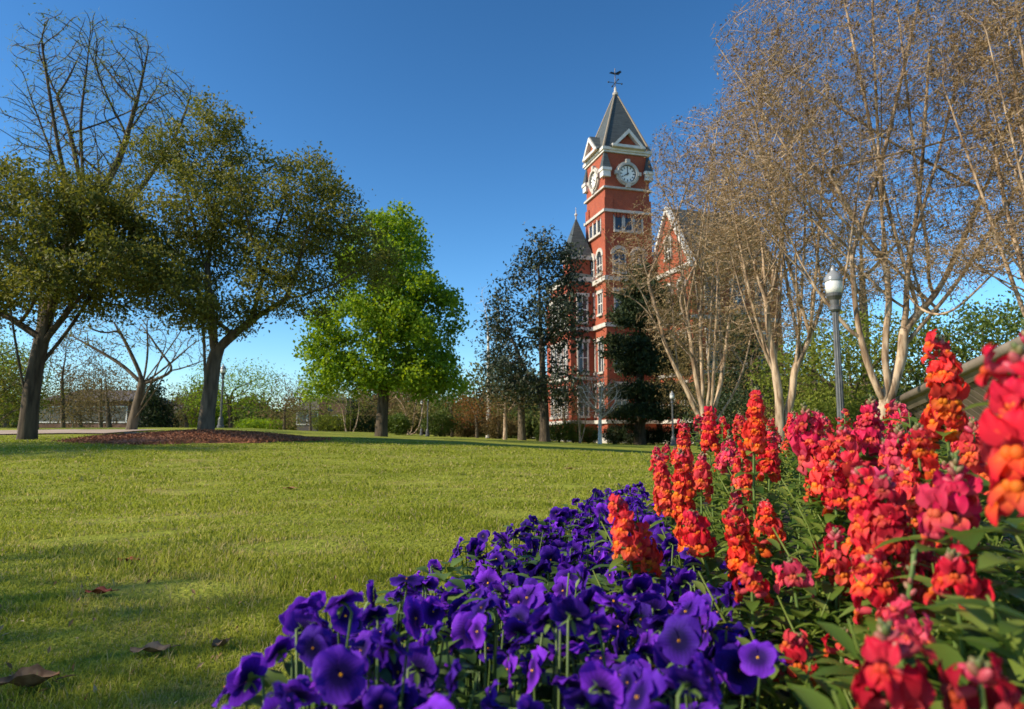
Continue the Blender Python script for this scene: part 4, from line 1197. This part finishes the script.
def pansy_mesh(seed, openq=1.0):
    rng = np.random.default_rng(seed); mb = MB()
    j = lambda s: rng.normal(0, s)
    petal(mb, .42 + j(.08), .036, .024, -.0035, -.10 * openq + j(.08), .13, rng)
    petal(mb, -.42 + j(.08), .036, .024, -.0025, -.10 * openq + j(.08), .09, rng)
    petal(mb, 1.50 + j(.1), .030, .020, .000, .12 + j(.1), .08, rng)
    petal(mb, -1.50 + j(.1), .030, .020, .0006, .12 + j(.1), .08, rng)
    petal(mb, math.pi + j(.06), .034, .027, .0014, .10 + j(.12), .10, rng, notch=.10)
    mb.ellip((0, 0, .0022), (.0012, .0017, .0011), 8, 5, a=.02)
    mb.T.append(np.zeros(40))
    ks = sorted(mb.F)
    return mesh_np('flower', np.concatenate(mb.V), [np.concatenate(mb.F[k]) for k in ks], True, {'r': np.concatenate(mb.A), 't': np.concatenate(mb.T)}, [M['pansy']])


PANSY = [pansy_mesh(200 + i, 1 + .5 * (i % 3)) for i in range(9)]


def leaf_blade(mb, base, d, L, Wd, rng, droop=.4, n=5, var=.5, fold=.25):
    """a real curved leaf: n cross rows of three points"""
    d = np.asarray(d, float); d /= np.linalg.norm(d)
    s = np.cross(d, [0, 0, 1.0]); s /= np.linalg.norm(s) + 1e-9
    up = np.cross(s, d)
    t = np.linspace(0, 1, n)
    c = base + d[None] * (t * L)[:, None] - np.array([0, 0, 1.0])[None] * (droop * L * t ** 2)[:, None]
    w = Wd * np.sin(np.clip(t * .94 + .05, 0, 1) * math.pi) ** .8
    V = np.stack([c - s * w[:, None] + up * (fold * w)[:, None], c, c + s * w[:, None] + up * (fold * w)[:, None]], 1).reshape(-1, 3)
    i = np.arange(n - 1)[:, None] * 3 + np.array([[0, 1]])
    i = i.ravel()
    mb.add(V, np.stack([i, i + 1, i + 4, i + 3], -1), a=var)


def rot_to(nrm, roll=0.0, up=(0, 0, 1)):
    z = Vector(nrm).normalized(); y = Vector(up) - z * z.dot(Vector(up))
    if y.length < 1e-3: y = Vector((0, 1, 0))
    y.normalize(); x = y.cross(z)
    R = Matrix((x, y, z)).transposed()
    return R @ Matrix.Rotation(roll, 3, 'Z')


PG = 'violet pansies edging the flower bed'
PLAB = 'violet blue pansy plant in the dense border along the lawn'


def make_pansies():
    rng = np.random.default_rng(77)
    spots = []
    Y = .50
    row = 0
    while Y < 3.95:
        l, r = float(bedL(Y)), float(bedR(Y)); sp = .125 if Y < 1.6 else .14
        nx = max(1, int(round((r - l) / sp)))
        for i in range(nx):
            spots.append((l + (r - l) * (i + .5 + .5 * (row % 2) - .25) / nx + rng.normal(0, .014), Y + rng.normal(0, .018)))
        Y += sp * .92; row += 1
    for (x, Y) in spots:
        z0 = float(terrain(x, Y)) + .03
        near = Y < 1.5
        root = thing('pansy_plant', PLAB, 'flower plant', (x, Y, z0), 0, PG)
        fol = MB()
        for i in range(52 if near else 26):
            a = rng.uniform(0, 6.28); h = rng.uniform(.05, .215); rr = rng.uniform(.01, .055)
            leaf_blade(fol, np.array([rr * math.cos(a), rr * math.sin(a), h]), (math.cos(a), math.sin(a), rng.uniform(.1, 1.0)), rng.uniform(.035, .065), rng.uniform(.009, .015), rng, .4, 5 if near else 4, rng.uniform(0, 1))
        for i in range(5):
            a = rng.uniform(0, 6.28); rr = rng.uniform(.02, .05)
            fol.tube([(0, 0, -.03), (rr * .5 * math.cos(a), rr * .5 * math.sin(a), .07), (rr * math.cos(a), rr * math.sin(a), .15)], [.003, .0026, .002], 5, a=.6)
        nf = int(rng.integers(8, 12)) if Y < 1.2 else int(rng.integers(7, 10))
        for i in range(nf):
            a = 6.28 * (i + rng.uniform(0, .7)) / nf; rr = rng.uniform(.01, .085)
            h = rng.uniform(.165, .24) + .055 * float(1 - sstep(.7, 1.4, Y)) - rr * .35 + (.03 if i == 0 else 0)
            P = np.array([rr * math.cos(a), rr * math.sin(a), h])
            nrm = np.array([math.cos(a) * .6 + SUN_H.x * .30, math.sin(a) * .6 + .10, .30]) + rng.normal(0, .5, 3)
            nrm[2] = max(nrm[2], -.05); nrm /= np.linalg.norm(nrm)
            o = link('flower', PANSY[int(rng.integers(0, 9))], root, P)
            o.rotation_mode = 'QUATERNION'; o.rotation_quaternion = rot_to(nrm, rng.normal(0, .25)).to_quaternion()
            s = rng.uniform(.48, .80) * (.92 if Y < .75 else 1); o.scale = (s, s, s)
            st = MB() if near else fol; bk = P - nrm * .006
            st.tube([np.array([rr * .3 * math.cos(a), rr * .3 * math.sin(a), .02]), P * [.7, .7, .55] - nrm * .012, P - nrm * .022 + [0, 0, .006], bk - nrm * .006 + [0, 0, .006], bk + nrm * .004], [.0017, .0015, .0014, .0013, .002], 5, a=rng.uniform(0, 1))
            for q in range(4):                              # sepals
                aa = q * 1.57 + .4; x_ = Vector(nrm).orthogonal().normalized(); y_ = Vector(nrm).cross(x_)
                dd = np.array(x_ * math.cos(aa) + y_ * math.sin(aa)) * .8 - nrm * .35
                leaf_blade(st, bk, dd, .014, .003, rng, .1, 4, .4)
            if near: st.build('flower_stem', M['stem'], root, smooth=True, attr='var')
        fol.build('foliage', M['pansy_leaf'], root, smooth=True, attr='var')


make_pansies()


# ---------------------------------------------------------------- snapdragons
def snap_mat(name, kind):
    m = bpy.data.materials.new(name); m.use_nodes = True
    t = m.node_tree; p = t.nodes["Principled BSDF"]; out = t.nodes["Material Output"]
    oi = t.nodes.new("ShaderNodeObjectInfo"); c = oi.outputs["Color"]
    a = t.nodes.new("ShaderNodeAttribute"); a.attribute_name = 'r'
    mx = t.nodes.new("ShaderNodeMixRGB")
    if kind == 'lip':                                       # orange palate over the lip colour
        mx.inputs[2].default_value = (.90, .33, .018, 1)
        mx2 = t.nodes.new("ShaderNodeMath"); mx2.operation = 'MULTIPLY'; mx2.inputs[1].default_value = 1.0
        t.links.new(a.outputs["Fac"], mx2.inputs[0]); t.links.new(oi.outputs["Alpha"], mx2.inputs[1]); t.links.new(mx2.outputs[0], mx.inputs[0])
    else:
        mx.inputs[2].default_value = (.70, .16, .18, 1)
        mx2 = t.nodes.new("ShaderNodeMath"); mx2.operation = 'MULTIPLY'; mx2.inputs[1].default_value = .55
        t.links.new(a.outputs["Fac"], mx2.inputs[0]); t.links.new(mx2.outputs[0], mx.inputs[0])
    t.links.new(c, mx.inputs[1])
    h = t.nodes.new("ShaderNodeHueSaturation"); mr = t.nodes.new("ShaderNodeMapRange"); mr.inputs[3].default_value = .78; mr.inputs[4].default_value = 1.2
    t.links.new(oi.outputs["Random"], mr.inputs[0]); t.links.new(mr.outputs[0], h.inputs["Value"]); t.links.new(mx.outputs[0], h.inputs["Color"])
    c = h.outputs[0]
    t.links.new(c, p.inputs["Base Color"]); p.inputs["Roughness"].default_value = .55; p.inputs["Specular IOR Level"].default_value = .15
    tr = t.nodes.new("ShaderNodeBsdfTranslucent"); t.links.new(c, tr.inputs[0])
    mix = t.nodes.new("ShaderNodeMixShader"); mix.inputs[0].default_value = .42
    t.links.new(p.outputs[0], mix.inputs[1]); t.links.new(tr.outputs[0], mix.inputs[2]); t.links.new(mix.outputs[0], out.inputs[0])
    return m


M['snap_petal'] = snap_mat('snapdragon_petals', 'petal')
M['snap_lip'] = snap_mat('snapdragon_lips', 'lip')
M['snap_leaf'] = leaf_mat('snapdragon_leaves', [(.05, .11, .018), (.14, .225, .032), (.28, .35, .07)], .5, .42, .4)
M['bud'] = leaf_mat('snapdragon_buds', [(.12, .16, .05), (.28, .20, .10), (.45, .08, .10), (.55, .03, .10)], .25, .45, .4)


def lobe(mb, base, d, n_, L, Wd, curl, rng, mat=0, a0=0., a1=0., rows=6, cols=7, ruf=.06):
    """rounded petal lobe: starts at base, runs along d, curls towards n_"""
    d = np.asarray(d, float); d /= np.linalg.norm(d); n_ = np.asarray(n_, float); n_ = n_ - d * n_.dot(d); n_ /= np.linalg.norm(n_)
    s = np.cross(d, n_)
    t = np.linspace(0, 1, rows)[:, None]; q = np.linspace(-1, 1, cols)[None]
    w = Wd * np.sin((.22 + .64 * t) * math.pi) ** .8
    ph = rng.uniform(0, 6.28)
    th = curl * t
    along = L * np.sin(np.clip(th, -3, 3)) / curl if abs(curl) > .01 else L * t
    out = L * (1 - np.cos(th)) / curl if abs(curl) > .01 else 0 * t
    along = along * (1 - .18 * q ** 2 * t)
    off = out + ruf * L * t * np.sin(q * 4 + ph) - .25 * w * q ** 2
    V = np.asarray(base) + along[..., None] * d + off[..., None] * n_ + (q * w)[..., None] * s
    V = V.reshape(-1, 3)
    i = (np.arange(rows - 1)[:, None] * cols + np.arange(cols - 1)[None]).ravel()
    a = (a0 + (a1 - a0) * t + 0 * q).ravel()
    mb.add(V, np.stack([i, i + 1, i + cols + 1, i + cols], -1), mat=mat, a=a)


def blossom_mesh(seed, openq=1.0):
    """one snapdragon floret, growing along +X, up = +Z, mouth at about x = .026"""
    rng = np.random.default_rng(seed); mb = MB()
    j = lambda s: rng.normal(0, s)
    mb.tube([(0, 0, 0), (.004, 0, .0005), (.012, 0, .001), (.020, 0, .002), (.026, 0, .003)], [.003, .0062, .0072, .0078, .0092], 12, mat=0, a=.9, cap=False)
    for s in (-1, 1):                                       # upper lip: two lobes rearing up and back
        lobe(mb, (.022, s * .004, .009), (.55, s * .5 + j(.15), .85), (-1, 0, .25), .026 * openq, .0145, 1.1 + j(.3), rng, 0, .25, 0, ruf=.2)
    for s in (-1, 1):                                       # lower side lobes
        lobe(mb, (.024, s * .005, -.004), (.65, s * .75 + j(.1), -.55), (-.5, 0, -.9), .021 * openq, .0125, 1.1 + j(.25), rng, 1, .6, 0, ruf=.12)
    lobe(mb, (.025, 0, -.006), (.7, j(.1), -.75), (-.8, 0, -.6), .020 * openq, .012, 1.1 + j(.25), rng, 1, .8, .05, ruf=.1)
    # swollen palate: two humps closing the mouth
    for s in (-1, 1):
        mb.ellip((.0262, s * .0036, -.0015), (.0055, .0052, .0062), 10, 7, mat=1, a=.85)
    mb.ellip((.001, 0, -.001), (.004, .0045, .005), 8, 5, mat=2, a=.1)
    ks = sorted(mb.F)
    me = mesh_np('blossom', np.concatenate(mb.V), [np.concatenate(mb.F[k]) for k in ks], True, {'r': np.concatenate(mb.A), 'var': np.concatenate(mb.A) * .2}, [M['snap_petal'], M['snap_lip'], M['snap_leaf']], np.concatenate([np.concatenate(mb.M[k]) for k in ks]))
    return me


BLOS = [blossom_mesh(300 + i, 1.0 + .06 * (i % 4)) for i in range(8)]
COLS = {'red': (.68, .010, .032, .65), 'orange': (.76, .036, .022, .9), 'magenta': (.64, .012, .090, .45), 'pink': (.72, .06, .14, .5), 'crimson': (.46, .004, .022, .2), 'coral': (.80, .055, .055, .8)}


def snapdragon(top, base, spike, colour, label, seed, group='snapdragons in the flower bed', nb=None, sc=1.0, leafn=26, budfrac=.22, merge=False, leafL=.06):
    rng = np.random.default_rng(seed)
    top = np.asarray(top, float); base = np.asarray(base, float)
    root = thing('snapdragon', label, 'flower plant', base, 0, group)
    T = top - base; H = np.linalg.norm(T)
    mid = T * .5 + np.array([rng.normal(0, .02), rng.normal(0, .02), 0])
    t = np.linspace(0, 1, 14)[:, None]
    C = (1 - t) ** 2 * 0 + 2 * t * (1 - t) * mid + t ** 2 * T
    st = MB(); st.tube(C, np.interp(t[:, 0], [0, 1], [.0042, .0018]), 7, a=.5)
    st.build('stem', M['stem'], root, smooth=True, attr='var')
    ev = lambda q: np.array([np.interp(q, t[:, 0], C[:, k]) for k in range(3)])
    fol = MB()
    q1 = max(.25, 1 - spike / H)
    for i in range(leafn):
        q = .12 + (q1 - .10) * (i + rng.uniform(0, 1)) / leafn
        a = i * 2.4 + rng.normal(0, .3)
        leaf_blade(fol, ev(q), (math.cos(a), math.sin(a), rng.uniform(.2, 1.0)), leafL * rng.uniform(.7, 1.3) * (1.15 - .4 * q), leafL * .18 * rng.uniform(.8, 1.3), rng, .45, 6, rng.uniform(0, 1))
    for sd in range(max(2, leafn // 8)):                    # leafy side shoots
        q = rng.uniform(.15, q1 * .8); a = rng.uniform(0, 6.28); d = np.array([math.cos(a), math.sin(a), 1.3]); d /= np.linalg.norm(d)
        ln = rng.uniform(.06, .13); b0 = ev(q)
        fol.tube([b0, b0 + d * ln * .5, b0 + d * ln + [0, 0, .02]], [.002, .0018, .001], 5, a=.8)
        for i in range(7):
            a2 = i * 2.4; leaf_blade(fol, b0 + d * ln * (.25 + .75 * i / 7), (math.cos(a2), math.sin(a2), .8), leafL * .7, leafL * .11, rng, .35, 5, rng.uniform(.3, 1))
    fol.build('foliage', M['snap_leaf'], root, smooth=True, attr='var')
    nb = nb or int(spike * (1 - budfrac) / .0048 / sc)
    col = np.array(COLS[colour])
    parts = []; r_list = []; L_big = sc > 1.0 or budfrac >= .4
    for i in range(nb):
        q = q1 + (1 - q1) * (1 - budfrac) * (i + .5) / nb
        a = i * 2.399 + rng.normal(0, .35)
        r = (i + .5) / nb
        s = (.66 if L_big is False else .80) * sc * (1.06 - .40 * r) * (1.25 if rng.uniform() < .15 else 1) * rng.uniform(.9, 1.1)
        pit = .1 + .45 * (r - .5) + rng.normal(0, .28)
        R = Matrix.Rotation(a, 4, 'Z') @ Matrix.Rotation(-pit, 4, 'Y') @ Matrix.Rotation(rng.normal(0, .12), 4, 'X')
        Mx = Matrix.Translation(ev(np.clip(q + rng.normal(0, .012), 0, 1))) @ R @ Matrix.Translation((abs(rng.normal(0, .004)), 0, 0)) @ Matrix.Scale(s, 4)
        r_list.append(r); parts.append((Mx, BLOS[int(rng.integers(0, len(BLOS)))]))
    cc = col.copy()
    for k, (Mx, me) in enumerate(parts):
        o = link('blossom', me, root); o.matrix_local = Mx
        top_c = np.array([.60, .012, .06]); mixr = np.clip(.75 * (r_list[k] - .35), 0, .6)
        w = rng.normal(0, .12); c2 = np.clip((col[:3] * (1 - mixr) + top_c * mixr) * (1 + w) + np.array([0, .04, .03]) * max(0, rng.normal(0, 1)) * rng.uniform(0, 1, 3), 0, 1)
        o.color = (*c2, float(np.clip((col[3] + rng.normal(0, .12)) * (1 - .6 * mixr), 0, 1)))
    bd = MB(); n_b = int(9 + 70 * spike * budfrac)
    for i in range(n_b):
        r = i / n_b; q = 1 - (1 - q1) * budfrac * 1.05 * (1 - r)
        a = i * 2.399; L = (.0085 - .005 * r) * sc; d = np.array([math.cos(a), math.sin(a), .7 + r]); d /= np.linalg.norm(d)
        Rm = np.array(rot_to(d)); bd.ellip(ev(q) + d * L * .9, (L * .55, L * .55, L), 8, 6, rot=Rm, a=np.clip(.95 - 1.1 * r + rng.normal(0, .1), 0, 1))
    bd.build('buds', M['bud'], root, smooth=True, attr='var')
    return root


# the spikes one can tell apart: pixel of the tip, spike length in pixels, depth, colour
SP_ = [
    (1019, 348, 195, .50, 'red', 'huge red and orange snapdragon spike closest to the viewer at the right edge', 1.02, 15, .16),
    (1026, 318, 90, .66, 'pink', 'pink budding snapdragon tip poking in at the right edge above the huge red spike', .8, 9, .5),
    (938, 338, 112, 1.02, 'orange', 'tall orange red snapdragon standing highest, before the slatted roof', 1.0, None, .12),
    (918, 425, 60, 1.0, 'orange', 'orange snapdragon spike low beside the tallest one', .9, None, .2),
    (757, 388, 72, 1.42, 'orange', 'orange snapdragon spike in front of the two pale crape myrtle trunks', 1.0, None, .18),
    (803, 404, 66, 1.30, 'magenta', 'magenta snapdragon spike with a broad head left of the lamp post foot', 1.05, None, .3),
    (708, 406, 52, 1.95, 'red', 'red snapdragon spike before the leftmost crape myrtle', 1.0, None, .15),
    (684, 418, 50, 2.05, 'coral', 'coral red snapdragon spike nearest the brick hall side of the bed', .9, None, .22),
    (656, 456, 64, 1.75, 'coral', 'coral snapdragon at the far left tip of the red flowers', 1.0, None, .1),
    (680, 450, 112, 1.55, 'orange', 'long orange snapdragon spike hanging over the far pansies', 1.0, None, .1),
    (616, 500, 62, 1.15, 'coral', 'short coral snapdragon alone among the violet pansies', 1.0, None, .12),
    (640, 528, 44, 1.17, 'orange', 'low orange snapdragon right of the one alone among the pansies', .95, None, .1),
    (690, 512, 46, 1.2, 'red', 'small red snapdragon at the edge between pansies and leaves', .9, None, .15),
    (733, 505, 76, 1.18, 'orange', 'narrow orange snapdragon in front of green leaves at the bed middle', .85, None, .12),
    (772, 432, 52, 1.55, 'red', 'red snapdragon just under the orange spike by the pale trunks', .9, None, .2),
    (872, 396, 70, 1.25, 'magenta', 'magenta and orange snapdragon in front of the biggest crape myrtle', 1.0, None, .25),
    (842, 428, 60, 1.22, 'red', 'red snapdragon in front of the lamp post foot', .95, None, .15),
    (824, 440, 56, 1.25, 'coral', 'coral snapdragon left of the lamp post foot', .9, None, .15),
    (900, 425, 66, 1.1, 'pink', 'pink and red snapdragon left of the tallest spike', .95, None, .25),
    (860, 470, 120, .88, 'red', 'dense red snapdragon column at the bed middle right', 1.0, None, .08),
    (884, 478, 110, .82, 'crimson', 'deep crimson snapdragon right of the dense red column', .95, None, .12),
    (872, 560, 60, .80, 'red', 'red snapdragon below the dense red column', 1.0, None, .1),
    (752, 572, 26, .95, 'red', 'single low red snapdragon bloom in the dark gap by the pansies', .9, 5, .3),
    (790, 560, 30, .95, 'pink', 'low pink fading snapdragon bloom in the green leaves', .8, 5, .4),
    (956, 452, 90, .70, 'magenta', 'magenta half open snapdragon left of the huge red spike', .9, 9, .45),
    (915, 548, 110, .62, 'pink', 'green budding snapdragon stalk in front at the right', .7, 5, .75),
    (885, 625, 120, .47, 'crimson', 'big crimson snapdragon at the bottom edge', 1.0, 9, .3),
    (978, 665, 80, .46, 'crimson', 'big crimson snapdragon bloom in the bottom right corner', 1.0, 6, .25),
    (800, 636, 36, .80, 'red', 'small red snapdragon low in the shade left of the big crimson one', .85, 6, .3),
    (952, 552, 60, .66, 'red', 'red half hidden snapdragon under the magenta half open one', .85, 9, .3),
    (728, 430, 40, 1.9, 'pink', 'pink snapdragon tip between the red and orange spikes at the back', .85, None, .4),
]
for i, (x, y, sp, Y, c, lab, sc, nb, bf) in enumerate(SP_):
    tp = at(x, y, Y)
    rng = np.random.default_rng(500 + i)
    bs = np.array([tp[0] + rng.normal(.01, .02), tp[1] + rng.normal(.02, .02), float(terrain(tp[0], tp[1])) + .06])
    bs[0] = max(bs[0], float(bedR(bs[1])) - (.16 if 'alone' in lab or 'hanging' in lab or 'right of the one' in lab else -.02))
    L = sp / F * Y * .88
    snapdragon(tp, bs, L, c, lab, 600 + i, sc=sc, nb=nb, budfrac=bf, leafn=30, leafL=.062 if Y > .7 else .085)


for i, (x, y, sp, Y, c) in enumerate(((742, 446, 46, 1.5, 'coral'), (812, 452, 50, 1.3, 'coral'), (832, 462, 46, 1.2, 'red'), (905, 462, 56, 1.0, 'coral'), 
                                      (702, 452, 40, 1.65, 'coral'), (764, 500, 40, 1.25, 'orange'), (836, 530, 48, .98, 'red'), (884, 440, 48, 1.2, 'coral'), (974, 420, 60, .95, 'coral'))):
    tp = at(x, y, Y); rng = np.random.default_rng(700 + i)
    snapdragon(tp, (tp[0] + rng.normal(0, .02), tp[1] + rng.normal(0, .02), float(terrain(tp[0], tp[1])) + .06), sp / F * Y, c, 'leafy red or orange snapdragon in the thick of the bed', 720 + i, sc=.9, budfrac=.22, leafn=36)


def filler():
    rng = np.random.default_rng(91)
    n = 0; tries = 0
    pts = []
    while n < 125 and tries < 4000:
        tries += 1
        Y = rng.uniform(.62, 3.9); x = rng.uniform(float(bedR(Y)) + .05, min(float(bedR(Y)) + 1.6, .80 * Y + .15))
        if any((x - a) ** 2 + (Y - b) ** 2 < .006 for a, b in pts): continue
        pts.append((x, Y)); n += 1
        back = sstep(0.9, 1.8, Y)
        top_z = (.32 if x - float(bedR(Y)) < .2 else .38) + .12 * float(back) + rng.uniform(-.05, .05)
        if x - float(bedR(Y)) < .15: top_z -= .06
        if Y < .85: top_z = rng.uniform(.18, .28)
        z0 = float(terrain(x, Y)) + .07
        c = ['red', 'orange', 'coral', 'coral', 'magenta', 'pink', 'red'][int(rng.integers(0, 7))]
        spike = rng.uniform(.045, .085)
        leafy = rng.uniform(0, 1) < (.4 if Y < 1.6 else .05)
        snapdragon((x + rng.normal(0, .03), Y + rng.normal(0, .03), z0 + top_z), (x, Y, z0), .035 if leafy else spike, c, 'leafy red or orange snapdragon in the thick of the bed', 1000 + n, nb=(3 if leafy else int(spike / .0050)), sc=.85, leafn=50, budfrac=.35)


filler()


def litter():
    rng = np.random.default_rng(44); n = 420
    Y = np.exp(rng.uniform(math.log(.9), math.log(14), n)); x = rng.uniform(-1, .5, n) * .78 * Y
    ok = x < bedL(Y) - .06
    x, Y = x[ok], Y[ok]
    C = np.stack([x, Y, terrain(x, Y) + .012], -1)
    V, Fq, var = leaves_np(C, 1, .003, .022, rng, .4, .8, .5)
    link('lawn_litter', mesh_np('lawn_litter', V, [Fq], False, {'var': var}, [leaf_mat('straw_litter', [(.16, .07, .03), (.34, .22, .11), (.55, .47, .33)], .2, .8, .1)]), kind='stuff')


litter()


# ---------------------------------------------------------------- fallen leaves
M['dry_leaf'] = mat('dry_brown_leaf', (.16, .075, .03), .8, col2=(.30, .17, .08), scale=60)
M['red_leaf'] = mat('dry_red_leaf', (.20, .03, .015), .7, col2=(.30, .07, .03), scale=60)
M['tan_leaf'] = mat('dry_tan_leaf', (.17, .10, .05), .8, col2=(.28, .18, .10), scale=60)


def fallen(x, y, L, m, label, rz, curl=.5):
    # distance from the ground hit
    d = at(x, y, 1.0) - CAM; Y = .5 / max(-d[2], 1e-3)
    p = CAM + d * Y; p[2] = float(terrain(p[0], p[1]))
    p[2] += .012
    o = thing('fallen_leaf', label, 'fallen leaf', p, rz, 'dry leaves on the lawn')
    mb = MB(); n, q = 9, 7
    t = np.linspace(0, 1, n)[:, None]; s = np.linspace(-1, 1, q)[None]
    w = L * .30 * np.sin(np.clip(t * .96 + .02, 0, 1) * math.pi) ** .7 * (1 + .12 * np.sin(t * 22))
    V = np.stack([(t - .5) * L + 0 * s, s * w, curl * L * (.55 * s ** 2 * (w / L) + .35 * (t - .5) ** 2) + .006 * np.sin(t * 9 + s * 3)], -1).reshape(-1, 3)
    i = (np.arange(n - 1)[:, None] * q + np.arange(q - 1)[None]).ravel()
    mb.add(V, np.stack([i, i + 1, i + q + 1, i + q], -1)); mb.build('blade', M[m], o, smooth=True)
    mb = MB(); mb.tube([(L * .45, 0, .02 * L), (L * .62, .02 * L, .05 * L), (L * .75, .06 * L, .04 * L)], [.0016, .0014, .0012], 5); mb.build('stalk', M[m], o)


fallen(26, 690, .11, 'dry_leaf', 'large curled brown leaf in the bottom left corner of the lawn', .5, 1.3)
fallen(150, 655, .085, 'tan_leaf', 'pale tan leaf lying in the grass right of the curled brown leaf', .3)
fallen(98, 598, .075, 'red_leaf', 'dark red leaf lying in the grass, nearer of the two red ones', .3, .8)
fallen(128, 566, .08, 'red_leaf', 'long dark red leaf in the grass, farther of the two red ones', .1, .5)
fallen(219, 650, .045, 'tan_leaf', 'small upright tan leaf beside the pansy border', 1.2, 1.2)
fallen(290, 491, .14, 'dry_leaf', 'orange brown leaf far out on the sunny lawn', .0, .5)
fallen(570, 473, .16, 'dry_leaf', 'thin brown leaf on the lawn beyond the far pansies', .0, .4)
